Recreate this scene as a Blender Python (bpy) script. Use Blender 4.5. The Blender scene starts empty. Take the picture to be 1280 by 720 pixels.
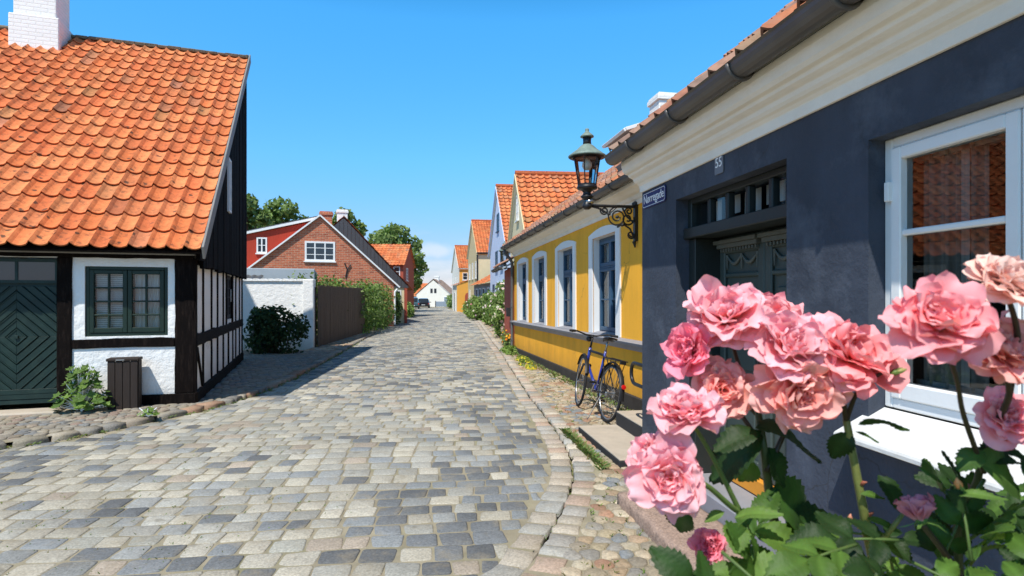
import bpy, math, random
from mathutils import Vector, Matrix, noise as mnoise
R = random.Random(7)
scene = bpy.context.scene
col = scene.collection
rad = math.radians
F = 740.0
def at(u, v, Y):
    """world point seen at photo pixel (u, v) at depth Y (used to survey the place)"""
    return Vector(((u-640)/F*Y, Y, 1.5-(v-370)/F*Y))
def gz(Y):
    return -0.004*(min(max(Y, 6.0), 130.0)-6.0)
def lin(h):
    h = h.lstrip('#'); o = []
    for i in (0, 2, 4):
        c = int(h[i:i+2], 16)/255
        o.append(c/12.92 if c <= 0.04045 else ((c+0.055)/1.055)**2.4)
    return tuple(o)
def mixc(a, b, t): return tuple(a[i]*(1-t)+b[i]*t for i in range(3))
def mulc(a, k): return tuple(x*k for x in a)

# ------------------------------------------------------------------ materials
def newmat(name):
    m = bpy.data.materials.new(name); m.use_nodes = True
    nt = m.node_tree
    return m, nt, nt.nodes['Principled BSDF']
def N(nt, t, **kw):
    n = nt.nodes.new(t)
    for k, v in kw.items():
        if k in n.inputs: n.inputs[k].default_value = v
        else: setattr(n, k, v)
    return n
def mat(name, color=(.5,.5,.5), rough=.7, var=.12, scale=6., bump=.1, bscale=40., attr=False, metal=0., spec=.4,
        dirt=None, dirt_amt=.0, dirt_scale=2.5, dist=.01, stretch=None, transl=None, coat=0., big=None, splash=None, crack=0., spots=None):
    m, nt, b = newmat(name); L = nt.links
    tc = N(nt, 'ShaderNodeTexCoord'); vec = tc.outputs['Object']
    if stretch:
        mp = N(nt, 'ShaderNodeMapping'); mp.inputs['Scale'].default_value = stretch
        L.new(vec, mp.inputs['Vector']); vec = mp.outputs['Vector']
    nz = N(nt, 'ShaderNodeTexNoise', Scale=scale, Detail=6., Roughness=.62); L.new(vec, nz.inputs['Vector'])
    mr = N(nt, 'ShaderNodeMapRange'); mr.inputs['From Min'].default_value = .28; mr.inputs['From Max'].default_value = .72
    mr.inputs['To Min'].default_value = 1-var; mr.inputs['To Max'].default_value = 1+var
    L.new(nz.outputs['Fac'], mr.inputs['Value'])
    mx = N(nt, 'ShaderNodeVectorMath', operation='SCALE')
    if attr:
        a = N(nt, 'ShaderNodeAttribute', attribute_name='Col'); L.new(a.outputs['Color'], mx.inputs[0])
    else: mx.inputs[0].default_value = color
    L.new(mr.outputs['Result'], mx.inputs['Scale'])
    out = mx.outputs['Vector']
    if dirt:
        n2 = N(nt, 'ShaderNodeTexNoise', Scale=dirt_scale, Detail=7., Roughness=.7); L.new(vec, n2.inputs['Vector'])
        r2 = N(nt, 'ShaderNodeMapRange'); r2.inputs['From Min'].default_value = .52; r2.inputs['From Max'].default_value = .75
        r2.inputs['To Max'].default_value = dirt_amt; L.new(n2.outputs['Fac'], r2.inputs['Value'])
        mm = N(nt, 'ShaderNodeMix', data_type='RGBA')
        L.new(r2.outputs['Result'], mm.inputs[0]); L.new(out, mm.inputs[6]); mm.inputs[7].default_value = (*dirt, 1)
        out = mm.outputs[2]
    if big:   # broad uneven weathering: (scale vector, amount)
        m4 = N(nt, 'ShaderNodeMapping'); m4.inputs['Scale'].default_value = big[0]; L.new(tc.outputs['Object'], m4.inputs['Vector'])
        n4 = N(nt, 'ShaderNodeTexNoise', Scale=1., Detail=6., Roughness=.6); L.new(m4.outputs[0], n4.inputs['Vector'])
        r4 = N(nt, 'ShaderNodeMapRange'); r4.inputs['From Min'].default_value = .33; r4.inputs['From Max'].default_value = .67
        r4.inputs['To Min'].default_value = 1-big[1]; r4.inputs['To Max'].default_value = 1+big[1]*.7; L.new(n4.outputs['Fac'], r4.inputs['Value'])
        s4 = N(nt, 'ShaderNodeVectorMath', operation='SCALE'); L.new(out, s4.inputs[0]); L.new(r4.outputs[0], s4.inputs['Scale']); out = s4.outputs['Vector']
    if spots:   # lichen spots: (scale, radius, colour, amount)
        n8 = N(nt, 'ShaderNodeTexNoise', Scale=spots[0]*1.6, Detail=3.); L.new(tc.outputs['Object'], n8.inputs['Vector'])
        a8 = N(nt, 'ShaderNodeVectorMath', operation='SCALE'); L.new(n8.outputs['Color'], a8.inputs[0]); a8.inputs['Scale'].default_value = .7/spots[0]
        b8 = N(nt, 'ShaderNodeVectorMath', operation='ADD'); L.new(tc.outputs['Object'], b8.inputs[0]); L.new(a8.outputs[0], b8.inputs[1])
        v8 = N(nt, 'ShaderNodeTexVoronoi', Scale=spots[0]); L.new(b8.outputs[0], v8.inputs['Vector'])
        s8 = N(nt, 'ShaderNodeSeparateXYZ'); L.new(v8.outputs['Color'], s8.inputs[0])
        rr8 = N(nt, 'ShaderNodeMapRange'); rr8.inputs['From Min'].default_value = .45; rr8.inputs['From Max'].default_value = 1.; rr8.inputs['To Max'].default_value = spots[1]; L.new(s8.outputs[0], rr8.inputs['Value'])
        d8 = N(nt, 'ShaderNodeMath', operation='SUBTRACT'); L.new(rr8.outputs[0], d8.inputs[0]); L.new(v8.outputs['Distance'], d8.inputs[1])
        f8 = N(nt, 'ShaderNodeMapRange'); f8.inputs['From Min'].default_value = 0.; f8.inputs['From Max'].default_value = .06; f8.inputs['To Max'].default_value = spots[3]; L.new(d8.outputs[0], f8.inputs['Value'])
        x8 = N(nt, 'ShaderNodeMix', data_type='RGBA'); L.new(f8.outputs[0], x8.inputs[0]); L.new(out, x8.inputs[6]); x8.inputs[7].default_value = (*spots[2], 1); out = x8.outputs[2]
    if splash:   # rain-splash grime that fades upwards: (z low, z high, colour, amount)
        s5 = N(nt, 'ShaderNodeSeparateXYZ'); L.new(tc.outputs['Object'], s5.inputs[0])
        n5 = N(nt, 'ShaderNodeTexNoise', Scale=3.5, Detail=8., Roughness=.7); L.new(tc.outputs['Object'], n5.inputs['Vector'])
        m5 = N(nt, 'ShaderNodeMath', operation='MULTIPLY_ADD'); L.new(n5.outputs['Fac'], m5.inputs[0]); m5.inputs[1].default_value = (splash[1]-splash[0])*1.1; L.new(s5.outputs[2], m5.inputs[2])
        r5 = N(nt, 'ShaderNodeMapRange'); r5.inputs['From Min'].default_value = splash[1]+(splash[1]-splash[0])*.45; r5.inputs['From Max'].default_value = splash[0]+(splash[1]-splash[0])*.5; r5.inputs['To Max'].default_value = splash[3]; L.new(m5.outputs[0], r5.inputs['Value'])
        x5 = N(nt, 'ShaderNodeMix', data_type='RGBA'); L.new(r5.outputs[0], x5.inputs[0]); L.new(out, x5.inputs[6]); x5.inputs[7].default_value = (*splash[2], 1); out = x5.outputs[2]
    if crack:   # hairline cracks in render, only here and there
        n6 = N(nt, 'ShaderNodeTexNoise', Scale=2.5, Detail=5.); L.new(tc.outputs['Object'], n6.inputs['Vector'])
        a6 = N(nt, 'ShaderNodeVectorMath', operation='SCALE'); L.new(n6.outputs['Color'], a6.inputs[0]); a6.inputs['Scale'].default_value = .5
        b6 = N(nt, 'ShaderNodeVectorMath', operation='ADD'); L.new(tc.outputs['Object'], b6.inputs[0]); L.new(a6.outputs[0], b6.inputs[1])
        v6 = N(nt, 'ShaderNodeTexVoronoi', feature='DISTANCE_TO_EDGE', Scale=.95); L.new(b6.outputs[0], v6.inputs['Vector'])
        r6 = N(nt, 'ShaderNodeMapRange'); r6.inputs['From Min'].default_value = .006; r6.inputs['From Max'].default_value = .001; L.new(v6.outputs['Distance'], r6.inputs['Value'])
        n7 = N(nt, 'ShaderNodeTexNoise', Scale=1.1, Detail=2.); L.new(tc.outputs['Object'], n7.inputs['Vector'])
        r7 = N(nt, 'ShaderNodeMapRange'); r7.inputs['From Min'].default_value = .5; r7.inputs['From Max'].default_value = .6; r7.inputs['To Max'].default_value = crack; L.new(n7.outputs['Fac'], r7.inputs['Value'])
        m6 = N(nt, 'ShaderNodeMath', operation='MULTIPLY'); L.new(r6.outputs[0], m6.inputs[0]); L.new(r7.outputs[0], m6.inputs[1])
        x6 = N(nt, 'ShaderNodeMix', data_type='RGBA'); L.new(m6.outputs[0], x6.inputs[0]); L.new(out, x6.inputs[6]); x6.inputs[7].default_value = (.03,.03,.03, 1); out = x6.outputs[2]
    L.new(out, b.inputs['Base Color'])
    b.inputs['Roughness'].default_value = rough; b.inputs['Metallic'].default_value = metal
    b.inputs['Specular IOR Level'].default_value = spec; b.inputs['Coat Weight'].default_value = coat
    if bump:
        n3 = N(nt, 'ShaderNodeTexNoise', Scale=bscale, Detail=5., Roughness=.65); L.new(vec, n3.inputs['Vector'])
        bp = N(nt, 'ShaderNodeBump', Strength=bump, Distance=dist); L.new(n3.outputs['Fac'], bp.inputs['Height'])
        L.new(bp.outputs['Normal'], b.inputs['Normal'])
    if transl:
        o = [n for n in nt.nodes if n.type == 'OUTPUT_MATERIAL'][0]
        t = N(nt, 'ShaderNodeBsdfTranslucent')
        tn = N(nt, 'ShaderNodeVectorMath', operation='MULTIPLY'); tn.inputs[1].default_value = transl[1]
        L.new(out, tn.inputs[0]); L.new(tn.outputs['Vector'], t.inputs['Color'])
        ms = N(nt, 'ShaderNodeMixShader'); ms.inputs[0].default_value = transl[0]
        L.new(b.outputs[0], ms.inputs[1]); L.new(t.outputs[0], ms.inputs[2]); L.new(ms.outputs[0], o.inputs['Surface'])
    return m
def brickmat(name, c1, c2, mortar, scale=1., rough=.85, bw=.24, bh=.075, bump=.5, ms=.012, whole=.1):
    m, nt, b = newmat(name); L = nt.links
    tc = N(nt, 'ShaderNodeTexCoord'); sp = N(nt, 'ShaderNodeSeparateXYZ'); L.new(tc.outputs['Object'], sp.inputs[0])
    ad = N(nt, 'ShaderNodeMath', operation='ADD'); L.new(sp.outputs[0], ad.inputs[0]); L.new(sp.outputs[1], ad.inputs[1])
    cb = N(nt, 'ShaderNodeCombineXYZ'); L.new(ad.outputs[0], cb.inputs[0]); L.new(sp.outputs[2], cb.inputs[1])
    br = N(nt, 'ShaderNodeTexBrick'); L.new(cb.outputs[0], br.inputs['Vector'])
    br.inputs['Scale'].default_value = scale; br.inputs['Brick Width'].default_value = bw; br.inputs['Row Height'].default_value = bh
    br.inputs['Mortar Size'].default_value = ms; br.inputs['Mortar Smooth'].default_value = .3; br.inputs['Bias'].default_value = -.1
    br.inputs['Color1'].default_value = (*c1, 1); br.inputs['Color2'].default_value = (*c2, 1); br.inputs['Mortar'].default_value = (*mortar, 1)
    nz = N(nt, 'ShaderNodeTexNoise', Scale=5., Detail=6.); L.new(tc.outputs['Object'], nz.inputs['Vector'])
    mr = N(nt, 'ShaderNodeMapRange'); mr.inputs['To Min'].default_value = 1-whole*2; mr.inputs['To Max'].default_value = 1+whole*2
    L.new(nz.outputs['Fac'], mr.inputs['Value'])
    mx = N(nt, 'ShaderNodeVectorMath', operation='SCALE'); L.new(br.outputs['Color'], mx.inputs[0]); L.new(mr.outputs['Result'], mx.inputs['Scale'])
    L.new(mx.outputs['Vector'], b.inputs['Base Color']); b.inputs['Roughness'].default_value = rough
    iv = N(nt, 'ShaderNodeMath', operation='SUBTRACT'); iv.inputs[0].default_value = 1; L.new(br.outputs['Fac'], iv.inputs[1])
    n3 = N(nt, 'ShaderNodeTexNoise', Scale=60., Detail=4.); L.new(tc.outputs['Object'], n3.inputs['Vector'])
    a2 = N(nt, 'ShaderNodeMath', operation='MULTIPLY_ADD'); L.new(n3.outputs['Fac'], a2.inputs[0]); a2.inputs[1].default_value = .5; L.new(iv.outputs[0], a2.inputs[2])
    bp = N(nt, 'ShaderNodeBump', Strength=bump, Distance=.01); L.new(a2.outputs[0], bp.inputs['Height']); L.new(bp.outputs['Normal'], b.inputs['Normal'])
    return m
def glassmat(name, tint=(.9,.93,.92), boost=1.0, base=.04):
    m, nt, b = newmat(name); L = nt.links
    o = [n for n in nt.nodes if n.type == 'OUTPUT_MATERIAL'][0]; nt.nodes.remove(b)
    fr = N(nt, 'ShaderNodeFresnel', IOR=1.5)
    ma = N(nt, 'ShaderNodeMath', operation='MULTIPLY_ADD', use_clamp=True); ma.inputs[1].default_value = boost; ma.inputs[2].default_value = base
    L.new(fr.outputs[0], ma.inputs[0])
    tr = N(nt, 'ShaderNodeBsdfTransparent'); tr.inputs['Color'].default_value = (*tint, 1)
    gl = N(nt, 'ShaderNodeBsdfGlossy'); gl.inputs['Roughness'].default_value = .015
    tc = N(nt, 'ShaderNodeTexCoord'); nz = N(nt, 'ShaderNodeTexNoise', Scale=2.2, Detail=1.); L.new(tc.outputs['Object'], nz.inputs['Vector'])
    bp = N(nt, 'ShaderNodeBump', Strength=.12, Distance=.02); L.new(nz.outputs['Fac'], bp.inputs['Height']); L.new(bp.outputs['Normal'], gl.inputs['Normal'])
    ms = N(nt, 'ShaderNodeMixShader'); L.new(ma.outputs[0], ms.inputs[0]); L.new(tr.outputs[0], ms.inputs[1]); L.new(gl.outputs[0], ms.inputs[2])
    L.new(ms.outputs[0], o.inputs['Surface'])
    return m

# ------------------------------------------------------------------ mesh builder
class MB:
    def __init__(s): s.v = []; s.f = []; s.mi = []; s.c = []; s.cur = (1,1,1); s.m = 0; s.M = None
    def vert(s, p, c=None):
        p = Vector(p)
        if s.M: p = s.M @ p
        s.v.append(p); s.c.append(c or s.cur); return len(s.v)-1
    def face(s, ids): s.f.append(ids); s.mi.append(s.m)
    def poly(s, pts, c=None): s.face([s.vert(p, c) for p in pts])
    def box(s, x0, x1, y0, y1, z0, z1):
        if x0 > x1: x0, x1 = x1, x0
        if y0 > y1: y0, y1 = y1, y0
        if z0 > z1: z0, z1 = z1, z0
        i = [s.vert(p) for p in ((x0,y0,z0),(x1,y0,z0),(x1,y1,z0),(x0,y1,z0),(x0,y0,z1),(x1,y0,z1),(x1,y1,z1),(x0,y1,z1))]
        for q in ((0,3,2,1),(4,5,6,7),(0,1,5,4),(1,2,6,5),(2,3,7,6),(3,0,4,7)): s.face([i[k] for k in q])
    def prism(s, pts, d):
        """planar polygon pts extruded by vector d"""
        d = Vector(d); a = [s.vert(p) for p in pts]; b = [s.vert(Vector(p)+d) for p in pts]; n = len(pts)
        s.face(a[::-1]); s.face(b)
        for k in range(n): s.face([a[k], a[(k+1) % n], b[(k+1) % n], b[k]])
    def bar(s, a, b, w, h, up=(0,0,1)):
        a, b = Vector(a), Vector(b); d = (b-a).normalized(); up = Vector(up)
        x = d.cross(up)
        if x.length < 1e-4: x = d.cross(Vector((1,0,0)))
        x.normalize(); y = x.cross(d).normalized()
        pts = [a+x*w/2*i+y*h/2*j for i, j in ((-1,-1),(1,-1),(1,1),(-1,1))]
        s.prism(pts, b-a)
    def tube(s, pts, r, n=8, cap=True, closed=False):
        pts = [Vector(p) for p in pts]; rs = r if isinstance(r, (list, tuple)) else [r]*len(pts)
        rings = []; prev = None; K = len(pts)
        for k, p in enumerate(pts):
            if closed: d = pts[(k+1) % K]-pts[k-1]
            else: d = pts[min(k+1, K-1)]-pts[max(k-1, 0)]
            d.normalize()
            if prev is None:
                x = d.orthogonal().normalized()
            else:
                x = prev-d*prev.dot(d)
                x = x.normalized() if x.length > 1e-6 else d.orthogonal().normalized()
            prev = x; y = d.cross(x)
            rings.append([s.vert(p+(x*math.cos(t)+y*math.sin(t))*rs[k]) for t in (2*math.pi*j/n for j in range(n))])
        for k in range(K if closed else K-1):
            a, b = rings[k], rings[(k+1) % K]
            for j in range(n): s.face([a[j], a[(j+1) % n], b[(j+1) % n], b[j]])
        if cap and not closed: s.face(rings[0][::-1]); s.face(rings[-1])
    def lathe(s, prof, c=(0,0,0), n=20, axis='z', cap=True):
        rings = []
        for r, z in prof:
            ring = []
            for j in range(n):
                t = 2*math.pi*j/n; a, b = r*math.cos(t), r*math.sin(t)
                p = (a, b, z) if axis == 'z' else ((z, a, b) if axis == 'x' else (b, z, a))
                ring.append(s.vert(Vector(c)+Vector(p)))
            rings.append(ring)
        for k in range(len(rings)-1):
            a, b = rings[k], rings[k+1]
            for j in range(n): s.face([a[j], a[(j+1) % n], b[(j+1) % n], b[j]])
        if cap: s.face(rings[0][::-1]); s.face(rings[-1])
    def build(s, name, mats, parent=None, smooth=False, bevel=0, segs=1, loc=None, rot=None):
        me = bpy.data.meshes.new(name); me.from_pydata([tuple(p) for p in s.v], [], s.f); me.update()
        if not isinstance(mats, (list, tuple)): mats = [mats]
        for m in mats: me.materials.append(m)
        if any(s.mi): me.polygons.foreach_set('material_index', s.mi)
        if smooth: me.polygons.foreach_set('use_smooth', [True]*len(s.f))
        ca = me.color_attributes.new('Col', 'FLOAT_COLOR', 'POINT')
        fl = []
        for c in s.c: fl += [c[0], c[1], c[2], 1.]
        ca.data.foreach_set('color', fl)
        o = bpy.data.objects.new(name, me); col.objects.link(o)
        if parent: o.parent = parent
        if loc: o.location = loc
        if rot: o.rotation_euler = rot
        if bevel:
            b = o.modifiers.new('Bevel', 'BEVEL'); b.width = bevel; b.segments = segs; b.limit_method = 'ANGLE'; b.harden_normals = False
        return o
def tag(o, label=None, cat=None, group=None, kind=None):
    for k, v in (('label', label), ('category', cat), ('group', group), ('kind', kind)):
        if v: o[k] = v
    return o
def empty(name, loc, rz=0, ry=0, label=None, cat=None, group=None):
    o = bpy.data.objects.new(name, None); col.objects.link(o); o.empty_display_size = .2
    o.location = loc; o.rotation_euler = (0, ry, rz); return tag(o, label, cat, group)
def copy_tree(o, parent=None):
    c = o.copy(); col.objects.link(c)
    if parent: c.parent = parent
    for ch in list(o.children): copy_tree(ch, c)
    return c
def text_mesh(name, txt, size, m, parent, M, ext=.002, spacing=1.):
    cu = bpy.data.curves.new('tmp_text', 'FONT'); cu.body = txt; cu.size = size; cu.align_x = 'CENTER'; cu.align_y = 'CENTER'
    cu.extrude = ext; cu.space_character = spacing
    ob = bpy.data.objects.new('tmp_text', cu); col.objects.link(ob)
    dg = bpy.context.evaluated_depsgraph_get(); me = bpy.data.meshes.new_from_object(ob.evaluated_get(dg))
    bpy.data.objects.remove(ob); bpy.data.curves.remove(cu)
    me.name = name; me.materials.clear(); me.materials.append(m); me.transform(M)
    o = bpy.data.objects.new(name, me); col.objects.link(o); o.parent = parent; return o

def wall(mb, O, U, W, H, holes, depth, Nrm):
    """vertical wall sheet with rectangular holes; reveals go depth behind the face (against Nrm)"""
    O, U, Nn, Z = Vector(O), Vector(U), Vector(Nrm), Vector((0,0,1))
    xs = sorted({0., W, *[h[0] for h in holes], *[h[1] for h in holes]}); zs = sorted({0., H, *[h[2] for h in holes], *[h[3] for h in holes]})
    P = lambda x, z, d=0: O+U*x+Z*z-Nn*d
    flip = U.cross(Z).dot(Nn) < 0
    def q(a): mb.poly(a[::-1] if flip else a)
    for i in range(len(xs)-1):
        for j in range(len(zs)-1):
            cx, cz = (xs[i]+xs[i+1])/2, (zs[j]+zs[j+1])/2
            if any(h[0] < cx < h[1] and h[2] < cz < h[3] for h in holes): continue
            q([P(xs[i],zs[j]), P(xs[i+1],zs[j]), P(xs[i+1],zs[j+1]), P(xs[i],zs[j+1])])
    for a, b, c, d in [h[:4] for h in holes]:
        q([P(a,c), P(a,c,depth), P(b,c,depth), P(b,c)][::-1]); q([P(a,d), P(b,d), P(b,d,depth), P(a,d,depth)][::-1])
        q([P(a,c), P(a,d), P(a,d,depth), P(a,c,depth)][::-1]); q([P(b,c), P(b,c,depth), P(b,d,depth), P(b,d)][::-1])

TILE_PAL = [lin('#dd8250'), lin('#d87a48'), lin('#e28a57'), lin('#d67648'), lin('#dc8556'), lin('#cc7347'), lin('#e08d5a')]
def pantiles(mb, P0, U, V, width, length, tw, gauge, rnd, pal=TILE_PAL, old=.18, nx=8, amp=.032, tilt=.03, roll=.3):
    P0, U, V = Vector(P0), Vector(U).normalized(), Vector(V).normalized(); Nn = U.cross(V)
    nc = max(1, round(width/tw)); tw = width/nc; nr = max(1, round(length/gauge)); g = length/nr
    def h(x):
        x = x % 1.0
        if x < roll: return amp*(.5+.5*math.cos(math.pi*2*(x/roll-.5)))*1.3
        t = (x-roll)/(1-roll); return -amp*.75*math.sin(math.pi*t)
    for r in range(nr):
        for c in range(nc):
            k = mulc(rnd.choice(pal), rnd.uniform(.90, 1.08))
            if rnd.random() < old: k = mixc(k, rnd.choice([(.20,.14,.10), (.33,.22,.10), (.27,.20,.15)]), rnd.uniform(.2, .6))
            dz = rnd.uniform(-.004, .006); dv = rnd.uniform(-.012, .012); sk = rnd.uniform(-.006, .006)
            lo, hi, lip = [], [], []
            for i in range(nx+1):
                x = i/nx; hh = h(min(x, .9999)) if i < nx else h(0.)
                b = P0+U*((c+x)*tw)+V*(r*g+dv+sk*(x-.5))+Nn*(hh+tilt+dz)
                t = P0+U*((c+x)*tw)+V*((r+1)*g+.03)+Nn*(hh*.95+.002)
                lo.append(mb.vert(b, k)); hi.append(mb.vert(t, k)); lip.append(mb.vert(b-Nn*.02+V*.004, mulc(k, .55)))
            for i in range(nx):
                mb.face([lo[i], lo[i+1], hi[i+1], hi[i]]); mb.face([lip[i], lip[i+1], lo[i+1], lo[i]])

def leafcloud(mb, blobs, n, size, pal, rnd, flat=.5, aspect=1.6, dark=.35):
    """many leaf-sized faces spread through overlapping blobs (centre, radius-vector)"""
    tot = sum(b[1][0]*b[1][1]*b[1][2] for b in blobs)
    for c, r in blobs:
        c = Vector(c); k = int(n*r[0]*r[1]*r[2]/tot)+1
        for _ in range(k):
            while True:
                d = Vector((rnd.uniform(-1,1), rnd.uniform(-1,1), rnd.uniform(-1,1)))
                if 0.05 < d.length <= 1: break
            rr = d.length; d = d.normalized()*(rr**.45)*rnd.uniform(.82, 1.16)
            p = c+Vector((d.x*r[0], d.y*r[1], d.z*r[2]))
            nz = mnoise.noise(p*1.1/max(r[0], .3))
            if nz < -.22 and rnd.random() < .85: continue
            nn = (d.normalized()*flat+Vector((rnd.gauss(0,.5), rnd.gauss(0,.5), rnd.gauss(.25,.5)))).normalized()
            x = nn.orthogonal().normalized(); a = rnd.uniform(0, 6.28); x = (Matrix.Rotation(a, 3, nn) @ x); y = nn.cross(x)
            s = size*rnd.uniform(.6, 1.35); L = s*aspect*.5
            cc = rnd.choice(pal); sh = .62+.5*(rr**.45) + .35*nz; cc = mulc(cc, max(dark, sh)*rnd.uniform(.75, 1.2))  # leaves deep in a blob darker: inner shade put into the colour
            a0 = mb.vert(p-y*L, cc); a1 = mb.vert(p+x*s*.5-y*L*.1+nn*s*.08, cc); a2 = mb.vert(p+y*L, cc); a3 = mb.vert(p-x*s*.5-y*L*.1+nn*s*.08, cc)
            mb.face([a0, a1, a2, a3])
# ------------------------------------------------------------------ world, sun, camera
SUN_EL = 57.; LD = Vector((.405, .914, 0)).normalized()
w = bpy.data.worlds.new('World'); scene.world = w; w.use_nodes = True
nt = w.node_tree; bg = nt.nodes['Background']
sky = nt.nodes.new('ShaderNodeTexSky'); sky.sky_type = 'NISHITA'; sky.sun_disc = False
sky.sun_elevation = rad(SUN_EL); sky.sun_rotation = math.atan2(-LD.x, -LD.y); sky.altitude = 0; sky.air_density = 1.0; sky.dust_density = .4; sky.ozone_density = 2.2
hs = nt.nodes.new('ShaderNodeHueSaturation'); hs.inputs['Hue'].default_value = .497; hs.inputs['Saturation'].default_value = 1.12; hs.inputs['Value'].default_value = 1.0
nt.links.new(sky.outputs[0], hs.inputs['Color'])
# clear deep-azure summer air: tint by height above the horizon
tc0 = N(nt, 'ShaderNodeTexCoord'); sx0 = N(nt, 'ShaderNodeSeparateXYZ'); nt.links.new(tc0.outputs['Generated'], sx0.inputs[0])
ramp = nt.nodes.new('ShaderNodeValToRGB'); nt.links.new(sx0.outputs[2], ramp.inputs[0]); e = ramp.color_ramp.elements
e[0].position = 0.; e[0].color = (.25, .25, .36, 1); e[1].position = 1.; e[1].color = (.12, .15, .17, 1)
for pos, c in ((.10, (.28,.34,.44)), (.22, (.27,.51,.62)), (.42, (.25,.67,.80)), (.47, (.18,.58,.70)), (.66, (.15,.21,.24))):
    n_ = e.new(pos); n_.color = (*c, 1)
tint = N(nt, 'ShaderNodeVectorMath', operation='MULTIPLY'); nt.links.new(hs.outputs[0], tint.inputs[0]); nt.links.new(ramp.outputs[0], tint.inputs[1])
tint3 = N(nt, 'ShaderNodeVectorMath', operation='SCALE'); nt.links.new(tint.outputs[0], tint3.inputs[0]); tint3.inputs['Scale'].default_value = 3.
# thin summer clouds low over the end of the street
tc = N(nt, 'ShaderNodeTexCoord'); mp = N(nt, 'ShaderNodeMapping'); mp.inputs['Scale'].default_value = (5, 5, 16)
nt.links.new(tc.outputs['Generated'], mp.inputs['Vector'])
nz = N(nt, 'ShaderNodeTexNoise', Scale=1.3, Detail=7., Roughness=.58); nt.links.new(mp.outputs[0], nz.inputs['Vector'])
cr = N(nt, 'ShaderNodeMapRange'); cr.inputs['From Min'].default_value = .48; cr.inputs['From Max'].default_value = .70; nt.links.new(nz.outputs['Fac'], cr.inputs['Value'])
sx = N(nt, 'ShaderNodeSeparateXYZ'); nt.links.new(tc.outputs['Generated'], sx.inputs[0])
lo = N(nt, 'ShaderNodeMapRange'); lo.inputs['From Min'].default_value = .13; lo.inputs['From Max'].default_value = .03; lo.inputs['To Max'].default_value = .62; nt.links.new(sx.outputs[2], lo.inputs['Value'])
mu = N(nt, 'ShaderNodeMath', operation='MULTIPLY'); nt.links.new(cr.outputs[0], mu.inputs[0]); nt.links.new(lo.outputs[0], mu.inputs[1])
# one small puff low over the end of the street
pd = Vector((-.125, 1, .077)).normalized()
sb = N(nt, 'ShaderNodeVectorMath', operation='SUBTRACT'); nt.links.new(tc.outputs['Generated'], sb.inputs[0]); sb.inputs[1].default_value = pd
sc_ = N(nt, 'ShaderNodeVectorMath', operation='MULTIPLY'); nt.links.new(sb.outputs[0], sc_.inputs[0]); sc_.inputs[1].default_value = (16, 16, 55)
ln = N(nt, 'ShaderNodeVectorMath', operation='LENGTH'); nt.links.new(sc_.outputs[0], ln.inputs[0])
n9 = N(nt, 'ShaderNodeTexNoise', Scale=22., Detail=6.); nt.links.new(tc.outputs['Generated'], n9.inputs['Vector'])
ad9 = N(nt, 'ShaderNodeMath', operation='MULTIPLY_ADD'); nt.links.new(n9.outputs['Fac'], ad9.inputs[0]); ad9.inputs[1].default_value = 1.3; nt.links.new(ln.outputs['Value'], ad9.inputs[2])
r9 = N(nt, 'ShaderNodeMapRange', interpolation_type='SMOOTHSTEP'); r9.inputs['From Min'].default_value = 1.55; r9.inputs['From Max'].default_value = .75; r9.inputs['To Max'].default_value = .42; nt.links.new(ad9.outputs[0], r9.inputs['Value'])
mx9 = N(nt, 'ShaderNodeMath', operation='MAXIMUM'); nt.links.new(mu.outputs[0], mx9.inputs[0]); nt.links.new(r9.outputs[0], mx9.inputs[1]); mu = mx9
mm = N(nt, 'ShaderNodeMix', data_type='RGBA'); nt.links.new(mu.outputs[0], mm.inputs[0]); nt.links.new(tint3.outputs[0], mm.inputs[6]); mm.inputs[7].default_value = (8.5, 8.3, 8.6, 1)
nt.links.new(mm.outputs[2], bg.inputs['Color']); bg.inputs['Strength'].default_value = .12
sl = bpy.data.lights.new('sun', 'SUN'); sl.energy = 5.0; sl.angle = rad(.5); sl.color = (1., .95, .87)
so = bpy.data.objects.new('sun', sl); col.objects.link(so)
so.rotation_euler = Vector((LD.x*math.cos(rad(SUN_EL)), LD.y*math.cos(rad(SUN_EL)), -math.sin(rad(SUN_EL)))).to_track_quat('-Z', 'Y').to_euler()
cd = bpy.data.cameras.new('camera'); cam = bpy.data.objects.new('camera', cd); col.objects.link(cam)
cam.location = (0, 0, 1.5); cam.rotation_euler = (rad(90), 0, 0); cd.sensor_width = 36; cd.lens = F/1280*36; cd.shift_y = 10/1280
cd.clip_start = .05; cd.clip_end = 6000
cd.dof.use_dof = True; cd.dof.focus_distance = 2.4; cd.dof.aperture_fstop = 11
scene.camera = cam
scene.view_settings.view_transform = 'Standard'; scene.view_settings.look = 'None'; scene.view_settings.exposure = 0

# ------------------------------------------------------------------ materials
M = {}
M['joint'] = mat('joint_sand', lin('#958c76'), .95, .3, 3., .6, 90., dirt=lin('#6f7840'), dirt_amt=.5, dirt_scale=1.1, dist=.006)
M['stone'] = mat('paving_stone', attr=True, rough=.7, var=.34, scale=75., bump=.7, bscale=60., dist=.006, spec=.2, dirt=lin('#9f937b'), dirt_amt=.7, dirt_scale=4., big=((.7,.7,.7), .2), spots=(7., .3, (.20,.18,.14), .5))
M['cobble'] = mat('cobble_stone', attr=True, rough=.8, var=.32, scale=60., bump=.8, bscale=60., dist=.007, dirt=lin('#9a8e70'), dirt_amt=.8, dirt_scale=5.)
M['earth'] = mat('earth', lin('#7d7a55'), .95, .3, .4, .3, 8.)
M['tile'] = mat('roof_tile', attr=True, rough=.85, var=.22, scale=13., bump=.6, bscale=60., dirt=(.055,.045,.035), dirt_amt=.9, dirt_scale=11., dist=.006, big=((.9,.5,.3), .13), spec=.25, spots=(8., .33, (.075,.05,.035), .85))
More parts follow.
